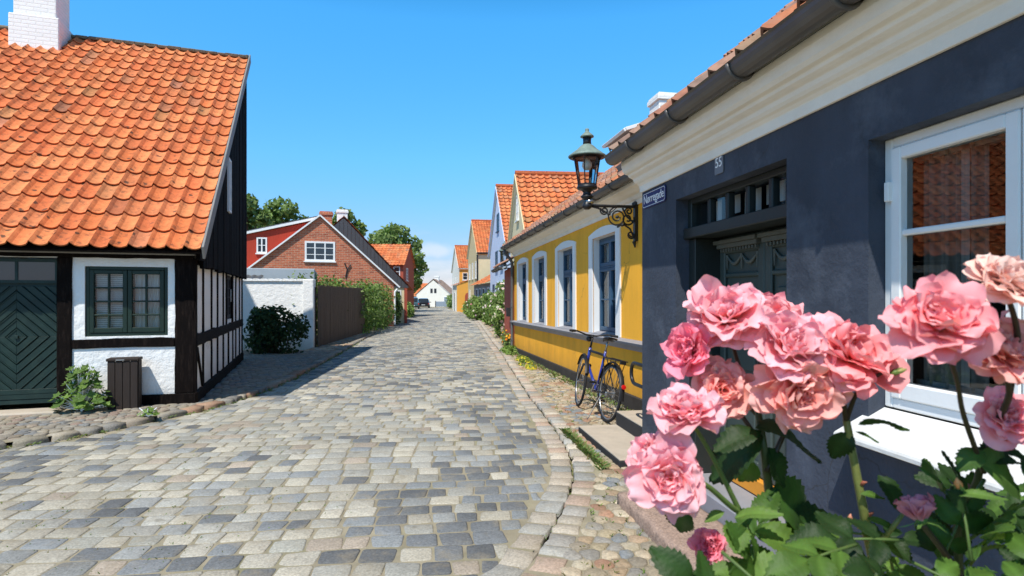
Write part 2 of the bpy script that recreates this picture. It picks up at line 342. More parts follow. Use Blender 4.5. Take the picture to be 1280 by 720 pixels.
M['tile_old'] = mat('weathered_roof_tile', attr=True, rough=.85, var=.3, scale=14., bump=.6, bscale=60., dirt=(.16,.13,.11), dirt_amt=.75, dirt_scale=3.5, dist=.006)
M['limewash'] = mat('white_limewash', lin('#f6f5f1'), .85, .04, 3., .8, 9., splash=(.1,.42,lin('#b9b2a4'),.5), crack=.5, dist=.03, dirt=lin('#c9c3b6'), dirt_amt=.35, dirt_scale=3.)
M['whitebrick'] = brickmat('whitewashed_brick', lin('#f4f2ee'), lin('#f0eeea'), lin('#ebe8e2'), bump=.45, whole=.03)
M['tar'] = mat('tarred_timber', lin('#120c0a'), .8, .4, 5., .8, 26., stretch=(6,6,1), dist=.01, spec=.12, dirt=lin('#3a302a'), dirt_amt=.5, dirt_scale=5.)
M['tarwall'] = mat('tarred_boards', lin('#0d0908'), .9, .35, 5., .5, 30., stretch=(6,6,1), spec=.08)
M['dkgreen'] = mat('dark_green_paint', lin('#172e29'), .55, .22, 6., .2, 50., dirt=lin('#3f5347'), dirt_amt=.3, dirt_scale=7.)
M['grnframe'] = mat('green_frame_paint', lin('#1a2e24'), .5, .15, 8., .2, 50.)
M['lead'] = mat('weathered_grey_board', lin('#8b8985'), .7, .15, 4., .3, 30.)
M['mortar'] = mat('ridge_mortar', lin('#77705f'), .95, .4, 8., 1., 20., dist=.03, dirt=(.05,.05,.04), dirt_amt=.8)
M['zinc'] = mat('zinc_gutter', lin('#63605e'), .5, .2, 3., .15, 20., metal=.35, spec=.5)
M['cornice'] = mat('cream_cornice', lin('#efe9dd'), .8, .06, 3., .25, 30., dirt=lin('#d3c8b4'), dirt_amt=.35, dirt_scale=2., stretch=(1.2,2,2))
M['darkstucco'] = mat('slate_blue_stucco', lin('#3e4552'), .8, .22, 2.6, .6, 18., dist=.014, dirt=lin('#737b88'), dirt_amt=.55, dirt_scale=1.7, big=((2.2,2.2,.35), .2), splash=(.0,.5,lin('#777874'),.55), crack=.6)
M['yellow'] = mat('yellow_stucco', lin('#fab432'), .85, .07, 1.6, .45, 22., dist=.012, dirt=lin('#d99a34'), dirt_amt=.5, dirt_scale=1.2, stretch=(2.2,2.2,.7), splash=(.15,.55,lin('#a8803c'),.5), crack=.45, big=((2.,2.,.4), .08))
M['plinth'] = mat('tarred_plinth', lin('#3a3531'), .8, .25, 5., .4, 30.)
M['greybelt'] = mat('grey_moulding', lin('#8f8f94'), .7, .1, 4., .2, 30.)
M['white'] = mat('white_paint', lin('#eeeeec'), .5, .03, 5., .12, 40., dirt=lin('#cfcbc2'), dirt_amt=.25, dirt_scale=5.)
M['sillwhite'] = mat('worn_white_sill', lin('#d9d8d4'), .7, .08, 6., .3, 40., dirt=lin('#b5b1a8'), dirt_amt=.5, dirt_scale=6.)
M['bluepaint'] = mat('blue_frame_paint', lin('#33536e'), .45, .1, 6., .1, 50.)
M['glass'] = glassmat('window_glass')
M['glass_near'] = glassmat('old_window_glass', boost=1.0, base=.03)
M['darkpane'] = mat('dark_window_pane', lin('#2a3138'), .12, .2, 1.5, 0, spec=.8)
M['room'] = mat('dark_room_backing', lin('#2b2724'), .9, .2, 3., 0)  # dark colour stands in for the unlit interior behind the glass
M['curtain'] = mat('curtain_cloth', lin('#f0efec'), .9, .05, 5., .1, 20., transl=(.25, (1,1,1)))
M['net'] = mat('grey_net_curtain', lin('#77726b'), .9, .1, 8., .1, 20.)
M['blind'] = mat('white_blind', lin('#dcdcd8'), .8, .08, 5., 0)
M['doorpaint'] = mat('grey_green_door_paint', lin('#424d49'), .5, .08, 6., .12, 40.)
M['doordark'] = mat('dark_door_frame_paint', lin('#242b2a'), .5, .08, 6., .12, 40.)
M['carve'] = mat('pale_carving', lin('#5b5f58'), .7, .1, 30., .2, 80.)
M['orange'] = mat('ochre_threshold', lin('#e0942e'), .6, .1, 6., .15, 40.)
M['granite'] = mat('red_granite', lin('#a58c7c'), .85, .4, 70., .9, 45., dirt=lin('#4d4641'), dirt_amt=.75, dirt_scale=18., dist=.01)
M['concrete'] = mat('pale_concrete', lin('#b9ac9a'), .9, .1, 5., .3, 60., dirt=lin('#8f8676'), dirt_amt=.4, dirt_scale=3.)
M['blackpaint'] = mat('black_step_paint', lin('#2a2a2c'), .75, .2, 6., .2, 40.)
M['iron'] = mat('black_cast_iron', lin('#1d1d20'), .42, .2, 20., .15, 60., spec=.5)
M['copper'] = mat('verdigris_copper', lin('#7b8c82'), .55, .25, 12., .15, 50., dirt=lin('#4a4d48'), dirt_amt=.6, dirt_scale=9.)
M['brass'] = mat('pale_lamp_bulb', lin('#e8e2d2'), .3, .05)
M['enamel'] = mat('blue_enamel', lin('#2b2a60'), .5, .08, 8., 0, spec=.2)
M['plate'] = mat('grey_number_plate', lin('#6d7078'), .4, .1, 10., 0)
M['signwhite'] = mat('sign_white', lin('#f2f2f2'), .4, .02)
M['brick'] = brickmat('red_brick', lin('#c86a47'), lin('#98452f'), lin('#b99a80'), whole=.16, bh=.09, bw=.27)
M['red'] = mat('red_boards', lin('#b23a22'), .7, .12, 3., .3, 10., stretch=(8,8,.4))
M['redwall'] = mat('red_wall', lin('#a8503c'), .8, .1, 3., .3, 20.)
M['slate'] = mat('dark_grey_boards', lin('#4a4c50'), .8, .2, 3., .4, 10., stretch=(6,6,.4))
M['fence'] = mat('brown_fence_boards', lin('#5a493c'), .85, .3, 5., .4, 20., stretch=(5,5,.5))
M['binwood'] = mat('brown_bin_slats', lin('#332a25'), .8, .2, 8., .3, 30., stretch=(6,6,.6))
M['flatroof'] = mat('pale_roof_felt', lin('#a9b4bd'), .8, .06, 2., .1, 20.)
M['lightblue'] = mat('light_blue_stucco', lin('#c3d3ea'), .85, .05, 1.5, .3, 20.)
M['cream'] = mat('cream_stucco', lin('#dfd0a8'), .85, .06, 1.5, .3, 20., dirt=lin('#c2b088'), dirt_amt=.3)
M['beige'] = mat('beige_stucco', lin('#d5c296'), .85, .06, 1.5, .3, 20., dirt=lin('#b5a278'), dirt_amt=.4)
M['ochre'] = mat('orange_stucco', lin('#e5a64a'), .85, .06, 1.5, .3, 20.)
M['offwhite'] = mat('off_white_stucco', lin('#ebe6da'), .85, .05, 1.5, .3, 20.)
M['greyblue'] = mat('grey_blue_boards', lin('#8d9aa8'), .8, .12, 3., .3, 10., stretch=(8,8,.4))
M['bark'] = mat('bark', lin('#5b4a3a'), .9, .3, 8., .8, 25., dist=.02)
M['leaf'] = mat('tree_leaves', attr=True, rough=.7, var=.12, scale=2., bump=0, spec=.3, transl=(.3, (1.2,1.3,.6)))
M['roseleaf'] = mat('rose_leaves', attr=True, rough=.5, var=.2, scale=45., bump=.45, bscale=140., dist=.002, spec=.3, transl=(.3, (1.6,1.7,.4)))
M['petal'] = mat('rose_petals', attr=True, rough=.85, var=.10, scale=55., bump=.35, bscale=170., dist=.0012, spec=.1, transl=(.27, (1.1,.85,.85)))
M['stem'] = mat('rose_stem', attr=True, rough=.5, var=.2, scale=60., bump=.2, bscale=100., dist=.002)
M['rubber'] = mat('tyre_rubber', lin('#222224'), .8, .1, 20., .1)
M['steel'] = mat('bare_steel', lin('#b5b5b5'), .3, .05, 20., 0, metal=.9)
M['frameblue'] = mat('blue_bicycle_paint', lin('#26388f'), .3, .05, 10., 0, coat=.5)
M['blackplastic'] = mat('black_plastic', lin('#1b1b1d'), .5, .1, 20., .1)
M['redlens'] = mat('red_reflector', lin('#d8201a'), .2, .05, 10., 0)
M['carblack'] = mat('black_car_paint', lin('#15171b'), .2, .05, 3., 0, coat=.8)
M['carblue'] = mat('blue_grey_car_paint', lin('#3d5a66'), .25, .05, 3., 0, coat=.8)
M['carglass'] = mat('dark_car_glass', lin('#262d33'), .08, .05, 2., 0, spec=.8)
M['tilegrey'] = mat('grey_brown_roof_tile', attr=True, rough=.85, var=.25, scale=8., bump=.4, bscale=30., dirt=(.2,.17,.15), dirt_amt=.5)
M['bloomdots'] = mat('garden_flower_petals', attr=True, rough=.7, var=.1, scale=10., bump=0, transl=(.3,(1,1,1)))

# ------------------------------------------------------------------ ground, street, pavements
def interp(tab, y):
    if y <= tab[0][0]:
        (a, b), (c, d) = tab[0], tab[1]; return b+(y-a)*(d-b)/(c-a)
    for (a, b), (c, d) in zip(tab, tab[1:]):
        if y <= c: return b+(d-b)*(y-a)/(c-a)
    return tab[-1][1]
LK = [(3,-8.6),(4,-7.1),(5,-5.85),(5.8,-5.0),(6.07,-4.74),(6.57,-4.5),(6.98,-4.36),(7.6,-4.11),(8.3,-3.97),(9.3,-3.93),(10.5,-4.0),(13.2,-4.3),(20.2,-5.2),(35,-7.1),(54,-9.2),(77,-12.4),(88,-17),(110,-24)]
RK = [(.6,-2.0),(1.0,-1.45),(1.5,-1.0),(2,-.65),(2.6,-.25),(3.26,.10),(3.56,.19),(4.11,.34),(4.5,.44),(4.89,.51),(5.45,.545),(6.0,.53),(6.69,.48),(7.6,.40),(8.67,.28),(10.5,.13),(13,-.07),(15.9,-.28),(22,-.83),(30,-1.5),(41.9,-2.55),(68,-6.1),(84,-9.2),(110,-11)]
Lk = lambda y: interp(LK, y)
Rk = lambda y: interp(RK, y)
ys = [-60,-20,0,6]+[6+k*8 for k in range(1, 16)]+[200, 500, 1500, 4000]
def sheet(name, fl, fr, ylist, dz, m, xn=1, skirt=None):
    b = MB(); rows = []
    for y in ylist:
        a, c = fl(y), fr(y); rows.append([b.vert((a+(c-a)*i/xn, y, gz(y)+dz)) for i in range(xn+1)])
    for r0, r1 in zip(rows, rows[1:]):
        for i in range(xn): b.face([r0[i], r0[i+1], r1[i+1], r1[i]])
    return b.build(name, m)
g = sheet('ground', lambda y: -3000, lambda y: 3000, ys, -.06, M['earth']); tag(g, kind='structure')

STONE = [lin('#5c636c'), lin('#6b727b'), lin('#50565f'), lin('#7d848b'), lin('#a09f98'), lin('#aea99b'), lin('#999892'), lin('#b1ab9d'), lin('#a4a095'), lin('#b8b2a3'), lin('#97978f'), lin('#b8b3a6'), lin('#8c9092'), lin('#a49687'), lin('#a6a6a0')]
def stone(mb, pts, z, hgt, k, rnd, inset=.86, dome=.002):
    """one paving stone: outline pts (list of (x,y)), sides, rounded shoulder, slightly domed top"""
    n = len(pts); cx = sum(p[0] for p in pts)/n; cy = sum(p[1] for p in pts)/n
    tx, ty = rnd.gauss(0, .013), rnd.gauss(0, .013)
    k2 = mulc(k, .95)
    zz = lambda x, y: (x-cx)*tx+(y-cy)*ty
    r0 = [mb.vert((x, y, z-.02), k2) for x, y in pts]
    r1 = []; r2 = []
    for x, y in pts:
        x1, y1 = cx+(x-cx)*.955, cy+(y-cy)*.955; r1.append(mb.vert((x1, y1, z+hgt*.62+zz(x1, y1)), k2))
        x2, y2 = cx+(x-cx)*inset, cy+(y-cy)*inset; r2.append(mb.vert((x2, y2, z+hgt*.97+zz(x2, y2)+rnd.uniform(-.0015, .0015)), k))
    c = mb.vert((cx, cy, z+hgt+dome), k)
    for j in range(n):
        q = (j+1) % n
        mb.face([r0[j], r0[q], r1[q], r1[j]]); mb.face([r1[j], r1[q], r2[q], r2[j]]); mb.face([r2[j], r2[q], c])
def rectstone(ox, oy, ux, uy, x0, x1, y0, y1, rnd, j=.011):
    """rounded rectangle outline in a local frame -> world"""
    cut = min(x1-x0, y1-y0)*.15; P = []
    for (a, b, sx, sy) in ((x0,y0,1,1),(x1,y0,-1,1),(x1,y1,-1,-1),(x0,y1,1,-1)):
        a += rnd.uniform(-j, j); b += rnd.uniform(-j, j)
        c1, c2 = rnd.uniform(.6, 1.3)*cut, rnd.uniform(.6, 1.3)*cut
        e = [(a, b+sy*c2), (a+sx*cut*.25, b+sy*cut*.25), (a+sx*c1, b)]
        P += e if sx*sy > 0 else e[::-1]
    return [(ox+p*ux-q*uy, oy+p*uy+q*ux) for p, q in P]
rs = random.Random(11)
yl = [y*.5 for y in range(1, 60)]+[30+4*k for k in range(0, 21)]
st = MB()
rows = []
for y in yl:
    a, c = Lk(y)+.04, Rk(y)-.04
    rows.append([st.vert((a+(c-a)*i/6, y, gz(y)-.001)) for i in range(7)])
st.m = 1
for r0, r1 in zip(rows, rows[1:]):
    for i in range(6): st.face([r0[i], r0[i+1], r1[i+1], r1[i]])
st.m = 0
ang = math.atan(.095); ux, uy = math.cos(ang), math.sin(ang)      # rows run square to the street
y = -1.0; row = 0
while y < 96:
    rh = rs.uniform(.165, .205)*(1 if y < 26 else (1.5 if y < 55 else 2.2))
    x = (-13. if y < 60 else -18.)+rs.uniform(0, .2)
    while x < 6:
        wd = rs.uniform(.15, .235)*(1 if y < 26 else (1.5 if y < 55 else 2.2))
        mx_, my_ = x+wd/2, y+rh/2
        wx, wy = mx_*ux-my_*uy, mx_*uy+my_*ux
        lim = Rk(wy)-.197-wx
        if -wd/2+.07 < lim < wd/2: wd = wd/2+lim; mx_ = x+wd/2; wx, wy = mx_*ux-my_*uy, mx_*uy+my_*ux; lim = 9
        if wy > 1.2 and wy < 95 and Lk(wy)+.06 < wx and lim > wd/2 and abs(wx) < wy*1.05+1.5:
            pts = rectstone(0, 0, ux, uy, x+.004, x+wd-.004, y+.005, y+rh-.005, rs)
            nse = mnoise.noise(Vector((wx*.22, wy*.16, 3.)))
            if rs.random() < .46+.7*nse: k = rs.choice(STONE[:4])
            else: k = rs.choice(STONE[4:])
            k = mulc(mixc(k, (.33,.315,.28), .26), rs.uniform(.9, 1.2)); k = (k[0]*1.01, k[1], k[2]*.965); wp = lambda p: (p[0]+.05*mnoise.noise(Vector((p[0]*.8, p[1]*.8, 1.))), p[1]+.07*mnoise.noise(Vector((p[0]*.6, p[1]*.6, 5.)))); pts = [wp(p) for p in pts]
            stone(st, pts, gz(wy)-.004, .0085+rs.uniform(-.0025, .0025), k, rs)
        x += wd
    y += rh
street = st.build('street', [M['stone'], M['joint']], smooth=True); tag(street, kind='structure')

# bands of long stones that line the carriageway
def band(name, fn, o0, o1, y0, y1, dz, m, lmin, lmax, hgt, pal, rnd, jb=.012):
    b = MB(); y = y0
    while y < y1:
        l = rnd.uniform(lmin, lmax); y2 = y+l*.94
        dx = (fn(y+l/2+.05)-fn(y+l/2-.05))/.1; nx, ny = 1/math.hypot(1, dx), -dx/math.hypot(1, dx)
        P = []
        for yy, oo in ((y+.008, o0), (y+.008, (o0+o1)/2), (y+.008, o1), ((y+y2)/2, o1), (y2, o1), (y2, (o0+o1)/2), (y2, o0), ((y+y2)/2, o0)):
            oo += rnd.uniform(-jb, jb); P.append((fn(yy)+oo*nx, yy+oo*ny+rnd.uniform(-jb, jb)*.5))
        k = mulc(rnd.choice(pal), rnd.uniform(.85, 1.12))
        stone(b, P, gz(y)+dz, hgt, k, rnd, inset=.88, dome=.003); y += l
    o = b.build(name, m, smooth=True); tag(o, kind='structure'); return o
WARM = [lin('#b3a796'), lin('#b9ab9c'), lin('#a9a091'), lin('#c0b5a3'), lin('#b09a88'), lin('#a5a097'), lin('#bcae9c'), lin('#9a9993'), lin('#a8a59c')]
GREY = [lin('#8b857c'), lin('#97907f'), lin('#7d7a74'), lin('#a39a8a'), lin('#8f8a80'), lin('#9a8f80'), lin('#a08069')]
band('gutter_stones', Rk, -.19, -.008, .8, 84, -.006, M['stone'], .15, .25, .014, WARM, rs)
band('edge_stones', Rk, .008, .185, .8, 60, .002, M['cobble'], .13, .25, .018, WARM, rs)
band('kerb', Lk, -.14, .04, 3.4, 80, .0, M['cobble'], .16, .38, .065, GREY, rs, .03)

def voronoi_field(mb, inside, x0, x1, y0, y1, step, z, hgt, pal, rnd, gap=.965, dome=.004):
    nx, ny = int((x1-x0)/step)+1, int((y1-y0)/step)+1; S = {}
    for i in range(-1, nx+1):
        for j in range(-1, ny+1):
            S[i, j] = (x0+(i+.5+(.25 if j % 2 else -.25))*step+rnd.uniform(-.3, .3)*step, y0+(j+.5)*step+rnd.uniform(-.3, .3)*step)
    for i in range(nx):
        for j in range(ny):
            cx, cy = S[i, j]
            if not inside(cx, cy): continue
            P = [(cx-step, cy-step), (cx+step, cy-step), (cx+step, cy+step), (cx-step, cy+step)]
            for di in (-2,-1,0,1,2):
                for dj in (-2,-1,0,1,2):
                    q = S.get((i+di, j+dj))
                    if not q or (di == 0 and dj == 0): continue
                    mx_, my_ = (cx+q[0])/2, (cy+q[1])/2; nx_, ny_ = q[0]-cx, q[1]-cy
                    out = []; n = len(P)
                    for k in range(n):
                        a, b = P[k], P[(k+1) % n]
                        da = (a[0]-mx_)*nx_+(a[1]-my_)*ny_; db = (b[0]-mx_)*nx_+(b[1]-my_)*ny_
                        if da <= 0: out.append(a)
                        if da*db < 0:
                            t = da/(da-db); out.append((a[0]+(b[0]-a[0])*t, a[1]+(b[1]-a[1])*t))
                    P = out
                    if len(P) < 3: break
                if len(P) < 3: break
            if len(P) < 3: continue
            # round the corners
            Q = []
            n = len(P)
            for k in range(n):
                a, b = P[k], P[(k+1) % n]
                Q += [(a[0]*.82+b[0]*.18, a[1]*.82+b[1]*.18), (a[0]*.18+b[0]*.82, a[1]*.18+b[1]*.82)]
            Q = [(cx+(p[0]-cx)*gap, cy+(p[1]-cy)*gap) for p in Q]
            k = mulc(rnd.choice(pal), rnd.uniform(.78, 1.12))
            stone(mb, Q, z(cx, cy), hgt*rnd.uniform(.6, 1.2), k, rnd, inset=.78, dome=dome)
COB = [lin('#a89a82'), lin('#b3a48c'), lin('#9a8f7d'), lin('#ad957b'), lin('#938e85'), lin('#a58f74'), lin('#b8ac95'), lin('#a58068'), lin('#878a8b'), lin('#b1a285')]
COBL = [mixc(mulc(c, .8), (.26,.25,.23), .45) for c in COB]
# walls that bound the pavements (world lines)
darkX = lambda y: 1.8635-.1527*y
yelX = lambda y: 2.945-.178*y
def rightwall(y): return darkX(y)+.05 if y < 5.0 else (yelX(y)+.02 if y < 16.4 else Rk(y)+1.6)
pv = MB(); rows = []
for y in yl:
    if y > 60: break
    a, c = Rk(y)+.02, max(rightwall(y), Rk(y)+.4); rows.append([pv.vert((a+(c-a)*i/4, y, gz(y)+.012)) for i in range(5)])
pv.m = 1
for r0, r1 in zip(rows, rows[1:]):
    for i in range(4): pv.face([r0[i], r0[i+1], r1[i+1], r1[i]])
pv.m = 0
voronoi_field(pv, lambda x, y: Rk(y)+.205 < x < rightwall(y)-.02 and y > 1.5, -1.2, 2.4, 1.4, 9.5, .108, lambda x, y: gz(y)+.008, .016, COB, rs)
voronoi_field(pv, lambda x, y: Rk(y)+.205 < x < rightwall(y)-.02, -3.6, 1.6, 9.5, 36, .17, lambda x, y: gz(y)+.008, .018, COB, rs)
o = pv.build('pavement', [M['cobble'], M['joint']], smooth=True); tag(o, kind='structure')
# left pavement, up to the timber house and the garden walls
C0 = Vector((-4.31, 8.04)); fr_ = Vector((.946, .324)); gd_ = Vector((-.324, .946))
def leftwall(y):
    if y < 8.04: return C0.x-(8.04-y)/.324*.946
    if y < 13.7: return C0.x-.343*(y-8.04)
    if y < 16.2: return -9.5
    return -5.62-.07*(y-16.2) if y < 25 else Lk(y)-1.6
pl = MB(); rows = []
yl2 = [4.0+.25*k for k in range(0, 100)]+[29+3*k for k in range(1, 17)]
for y in yl2:
    a, c = max(leftwall(y)-.1, -14), Lk(y)-.03
    if a > c-.05: a = c-.05
    rows.append([pl.vert((a+(c-a)*i/4, y, gz(y)+.052)) for i in range(5)])
pl.m = 1
for r0, r1 in zip(rows, rows[1:]):
    for i in range(4): pl.face([r0[i], r0[i+1], r1[i+1], r1[i]])
pl.m = 0
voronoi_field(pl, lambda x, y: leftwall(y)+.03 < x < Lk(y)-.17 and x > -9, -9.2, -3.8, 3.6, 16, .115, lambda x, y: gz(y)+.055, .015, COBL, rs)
voronoi_field(pl, lambda x, y: leftwall(y)+.03 < x < Lk(y)-.17, -8.5, -4, 16, 30, .17, lambda x, y: gz(y)+.055, .015, COB, rs)
o = pl.build('pavement', [M['cobble'], M['joint']], smooth=True); tag(o, kind='structure')
# drain cover far down the carriageway
mc = empty('manhole_cover', (-2.9, 36, gz(36)+.02), label='dark flat drain cover set in the far carriageway', cat='manhole cover')
b = MB(); b.lathe([(.36,0),(.36,.012),(.33,.014),(.0,.014)], n=24)
b.build('lid', M['iron'], mc)
b = MB(); b.lathe([(.42,-.02),(.42,.008),(.37,.008),(.37,-.02)], n=24, cap=False); b.build('rim', M['zinc'], mc)
# ------------------------------------------------------------------ windows and other house parts
def frame_matrix(O, U, Nn):
    U, Nn = Vector(U).normalized(), Vector(Nn).normalized(); y = -Nn; z = Vector((0,0,1))
    m = Matrix.Identity(4)
    for i in range(3): m[i][0], m[i][1], m[i][2], m[i][3] = U[i], y[i], z[i], O[i]
    return m
def window(parent, O, U, Nn, w, h, inset=.06, fw=.05, leaves=2, cols=1, rows=2, fm=None, gm=None, curtains=(), room=.6, bar=.022, sash=.045,
           bevel=.004, name='window', transom=None, handle=False, mz=()):
    """framed window in an opening; local x to the right seen from outside, y inwards"""
    Mx = frame_matrix(O, U, Nn); fm = fm or M['white']; gm = gm or M['glass']
    b = MB(); b.M = Mx; y0, y1 = inset, inset+.07
    b.box(0, fw, y0, y1, 0, h); b.box(w-fw, w, y0, y1, 0, h); b.box(fw, w-fw, y0, y1, 0, fw); b.box(fw, w-fw, y0, y1, h-fw, h)
    lw = (w-2*fw)/leaves; p = MB(); p.M = Mx
    for k in range(leaves):
        a, c = fw+k*lw+.003, fw+(k+1)*lw-.003; s0, s1 = y0-.012, y1-.02
        zt = h-fw-.003; zb = fw+.003
        tiers = [(zb, zt)] if not transom else [(zb, transom-.004), (transom+.03, zt)]
        if transom: b.box(a, c, y0-.006, y1-.004, transom, transom+.026)
        for ti, (za, zc) in enumerate(tiers):
            b.box(a, a+sash, s0, s1, za, zc); b.box(c-sash, c, s0, s1, za, zc)
            b.box(a+sash, c-sash, s0, s1, za, za+sash*1.25); b.box(a+sash, c-sash, s0, s1, zc-sash, zc)
            rr = rows if ti == 0 or not transom else 1
            for i in range(1, cols): x = a+sash+(c-a-2*sash)*i/cols; b.box(x-bar/2, x+bar/2, s0+.008, s1-.004, za+sash, zc-sash)
            for z in mz: b.box(a+sash, c-sash, s0+.006, s1-.006, z-bar/2, z+bar/2)
            for j in range(1, rr): z = za+sash+(zc-za-2*sash)*j/rr; b.box(a+sash, c-sash, s0+.006, s1-.006, z-bar/2, z+bar/2)
            p.poly([(a+sash-.004, y0+.02, za+sash), (c-sash+.004, y0+.02, za+sash), (c-sash+.004, y0+.02, zc-sash), (a+sash-.004, y0+.02, zc-sash)])
    o = b.build(name, fm, parent, bevel=bevel)
    p.build('pane', gm, o)
    if handle:
        for k in range(leaves):
            for z in (h*.2, h*.8): hb = MB(); hb.M = Mx; x = fw if k == 0 else w-fw; hb.box(x-.012, x+.012, y0-.03, y0-.008, z-.04, z+.04); hb.build('hinge', M['white'], o, bevel=.003)
    for kind, xa, xb, za, zb in curtains:
        cb = MB(); cb.M = Mx; n = 40
        if kind == 'blind':
            z = za
            while z < zb: cb.poly([(xa, y1+.01, z), (xb, y1+.01, z), (xb, y1+.022, z+.021), (xa, y1+.022, z+.021)]); z += .026
            cb.build('blind', M['blind'], o)
        else:
            pr = None
            for i in range(n+1):
                x = xa+(xb-xa)*i/n; yy = y1+.04+.018*math.sin(i*1.25)+.01*math.sin(i*.5+1)
                e = (cb.vert((x, yy, za)), cb.vert((x, yy, zb)))
                if pr: cb.face([pr[0], e[0], e[1], pr[1]])
                pr = e
            cb.build('curtain', M['net'] if kind == 'net' else M['curtain'], o, smooth=True)
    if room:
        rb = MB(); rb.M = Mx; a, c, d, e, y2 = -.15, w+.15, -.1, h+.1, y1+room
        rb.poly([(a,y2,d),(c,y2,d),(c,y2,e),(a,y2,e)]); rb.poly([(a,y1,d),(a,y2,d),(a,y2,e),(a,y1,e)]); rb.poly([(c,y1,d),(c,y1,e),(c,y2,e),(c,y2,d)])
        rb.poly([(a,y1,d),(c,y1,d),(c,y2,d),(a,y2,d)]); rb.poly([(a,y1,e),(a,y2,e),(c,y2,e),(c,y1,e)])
        rb.build('dark_backing_box', M['room'], o)  # added dark box behind the glass against light leaking through the open house
    return o
def far_window(parent, O, U, Nn, w, h, cols=2, rows=3, fm=None, fw=.06, bar=.03, sill=True):
    Mx = frame_matrix(O, U, Nn); b = MB(); b.M = Mx
    b.box(0, fw, -.03, .03, 0, h); b.box(w-fw, w, -.03, .03, 0, h); b.box(fw, w-fw, -.03, .03, 0, fw); b.box(fw, w-fw, -.03, .03, h-fw, h)
    for i in range(1, cols): x = w*i/cols; b.box(x-bar, x+bar, -.028, .028, fw, h-fw)
    for j in range(1, rows): z = h*j/rows; b.box(fw, w-fw, -.022, .022, z-bar/2, z+bar/2)
    if sill: b.box(-.05, w+.05, -.09, .02, -.06, -.002)
    o = b.build('window', fm or M['white'], parent)
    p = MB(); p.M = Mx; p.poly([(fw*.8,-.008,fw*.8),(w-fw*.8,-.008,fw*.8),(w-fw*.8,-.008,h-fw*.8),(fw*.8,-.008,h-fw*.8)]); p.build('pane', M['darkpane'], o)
    return o
def chimney(parent, x0, x1, y0, y1, z0, z1, m, cap=.05, shoulder=None):
    b = MB()
    if shoulder: b.box(x0-.06, x1+.06, y0-.06, y1+.06, z0, shoulder)
    b.box(x0, x1, y0, y1, (shoulder or z0), z1-.2); b.box(x0-cap, x1+cap, y0-cap, y1+cap, z1-.2, z1-.06); b.box(x0-cap*.4, x1+cap*.4, y0-cap*.4, y1+cap*.4, z1-.06, z1)
    return b.build('chimney', m, parent, bevel=.015)
def gutter(parent, x0, x1, y, z, r=.065, m=None, brackets=.75, sg=1):
    """half-round gutter along local x"""
    b = MB(); n = 10; P = []
    for k in range(n+1):
        t = math.pi+math.pi*k/n; P.append((y+r*math.cos(t), z+r*math.sin(t)))
    P.append((y+r+.012, z+.006))
    inner = [(y+(a-y)*.9, z+(c-z)*.9) for a, c in P[::-1]]
    loop = P+inner
    b.prism([(x0, a, c) for a, c in loop], (x1-x0, 0, 0))
    for xe in (x0, x1): b.prism([(xe-.004, a, c) for a, c in P], (.008, 0, 0))
    o = b.build('gutter', m or M['zinc'], parent, smooth=False)
    x = x0+.25
    while x < x1:
        k = MB(); pts = [(x, y+(r+.006)*math.cos(math.pi+math.pi*j/12), z+(r+.006)*math.sin(math.pi+math.pi*j/12)) for j in range(13)]
        k.tube(pts, .013, 6); k.build('gutter_bracket', M['zinc'], o, smooth=True); x += brackets
    return o
def profile_run(name, parent, x0, x1, prof, m, bevel=0):
    b = MB(); b.prism([(x0, y, z) for y, z in prof], (x1-x0, 0, 0)); return b.build(name, m, parent, bevel=bevel)

# ------------------------------------------------------------------ timber-framed house on the left
H = empty('timber_framed_house', (-4.31, 8.04, 0), rz=math.atan2(.324, .946),
          label='black and white timber-framed house with steep orange tiled roof and black boarded gable', cat='house')
rt = random.Random(3)
DX0, DX1, DZ0, DZ1 = -2.44, -1.56, .14, 1.97
b = MB()
WH = [(8-1.265, 8-.32, .974, 1.886), (8+DX0, 8+DX1, 0.02, 1.99), (8-4.6, 8-3.6, .974, 1.886)]
wall(b, (-8,0,0), (1,0,0), 8, 2.1, WH, .12, (0,-1,0))
wall(b, (0,0,0), (0,1,0), 5.93, 2.05, [(3.2, 4.0, 1.05, 1.9)], .1, (1,0,0))
b.poly([(0,5.93,0),(-8,5.93,0),(-8,5.93,6.9),(0,5.93,6.9)]); b.poly([(-8,5.93,0),(-8,0,0),(-8,0,2.1),(-8,5.93,6.9)])
b.build('wall', M['limewash'], H)
# frame timbers stand a little proud of the infill
b = MB()
def tb(x0, x1, z0, z1, y=-.022, rnd=rt):
    j = lambda: rnd.uniform(-.008, .008)
    w_ = lambda k: .012*mnoise.noise(Vector((x0*3.1+k*1.7, z0*2.3+k*.9, 4.)))+j()*.6
    if z1-z0 > x1-x0: n_ = max(2, int((z1-z0)/.16)); P = [(x1+w_(k), y, z0+(z1-z0)*k/n_) for k in range(n_+1)]+[(x0+w_(k+40), y, z0+(z1-z0)*k/n_) for k in range(n_, -1, -1)]
    else: n_ = max(2, int((x1-x0)/.16)); P = [(x0+(x1-x0)*k/n_, y, z0+w_(k)) for k in range(n_+1)]+[(x0+(x1-x0)*k/n_, y, z1+w_(k+40)) for k in range(n_, -1, -1)]
    b.prism(P, (0, .05, 0))
tb(-.235, .0, .19, 2.09, -.026); tb(-1.42, -.235, .82, .945); tb(DX1, -1.40, .1, 2.0, -.03); tb(-8, 0, 1.995, 2.085, -.034)
tb(DX0-.16, DX0, .1, 2.0, -.03); tb(-3.45, DX0-.16, .82, .945); tb(-3.6, -3.45, .19, 1.995); tb(-4.75, -4.6, .19, 1.995); tb(-4.6, -3.6, .82, .945); tb(-6, -5.85, .19, 1.995); tb(-8, -4.75, .83, .94, -.02)
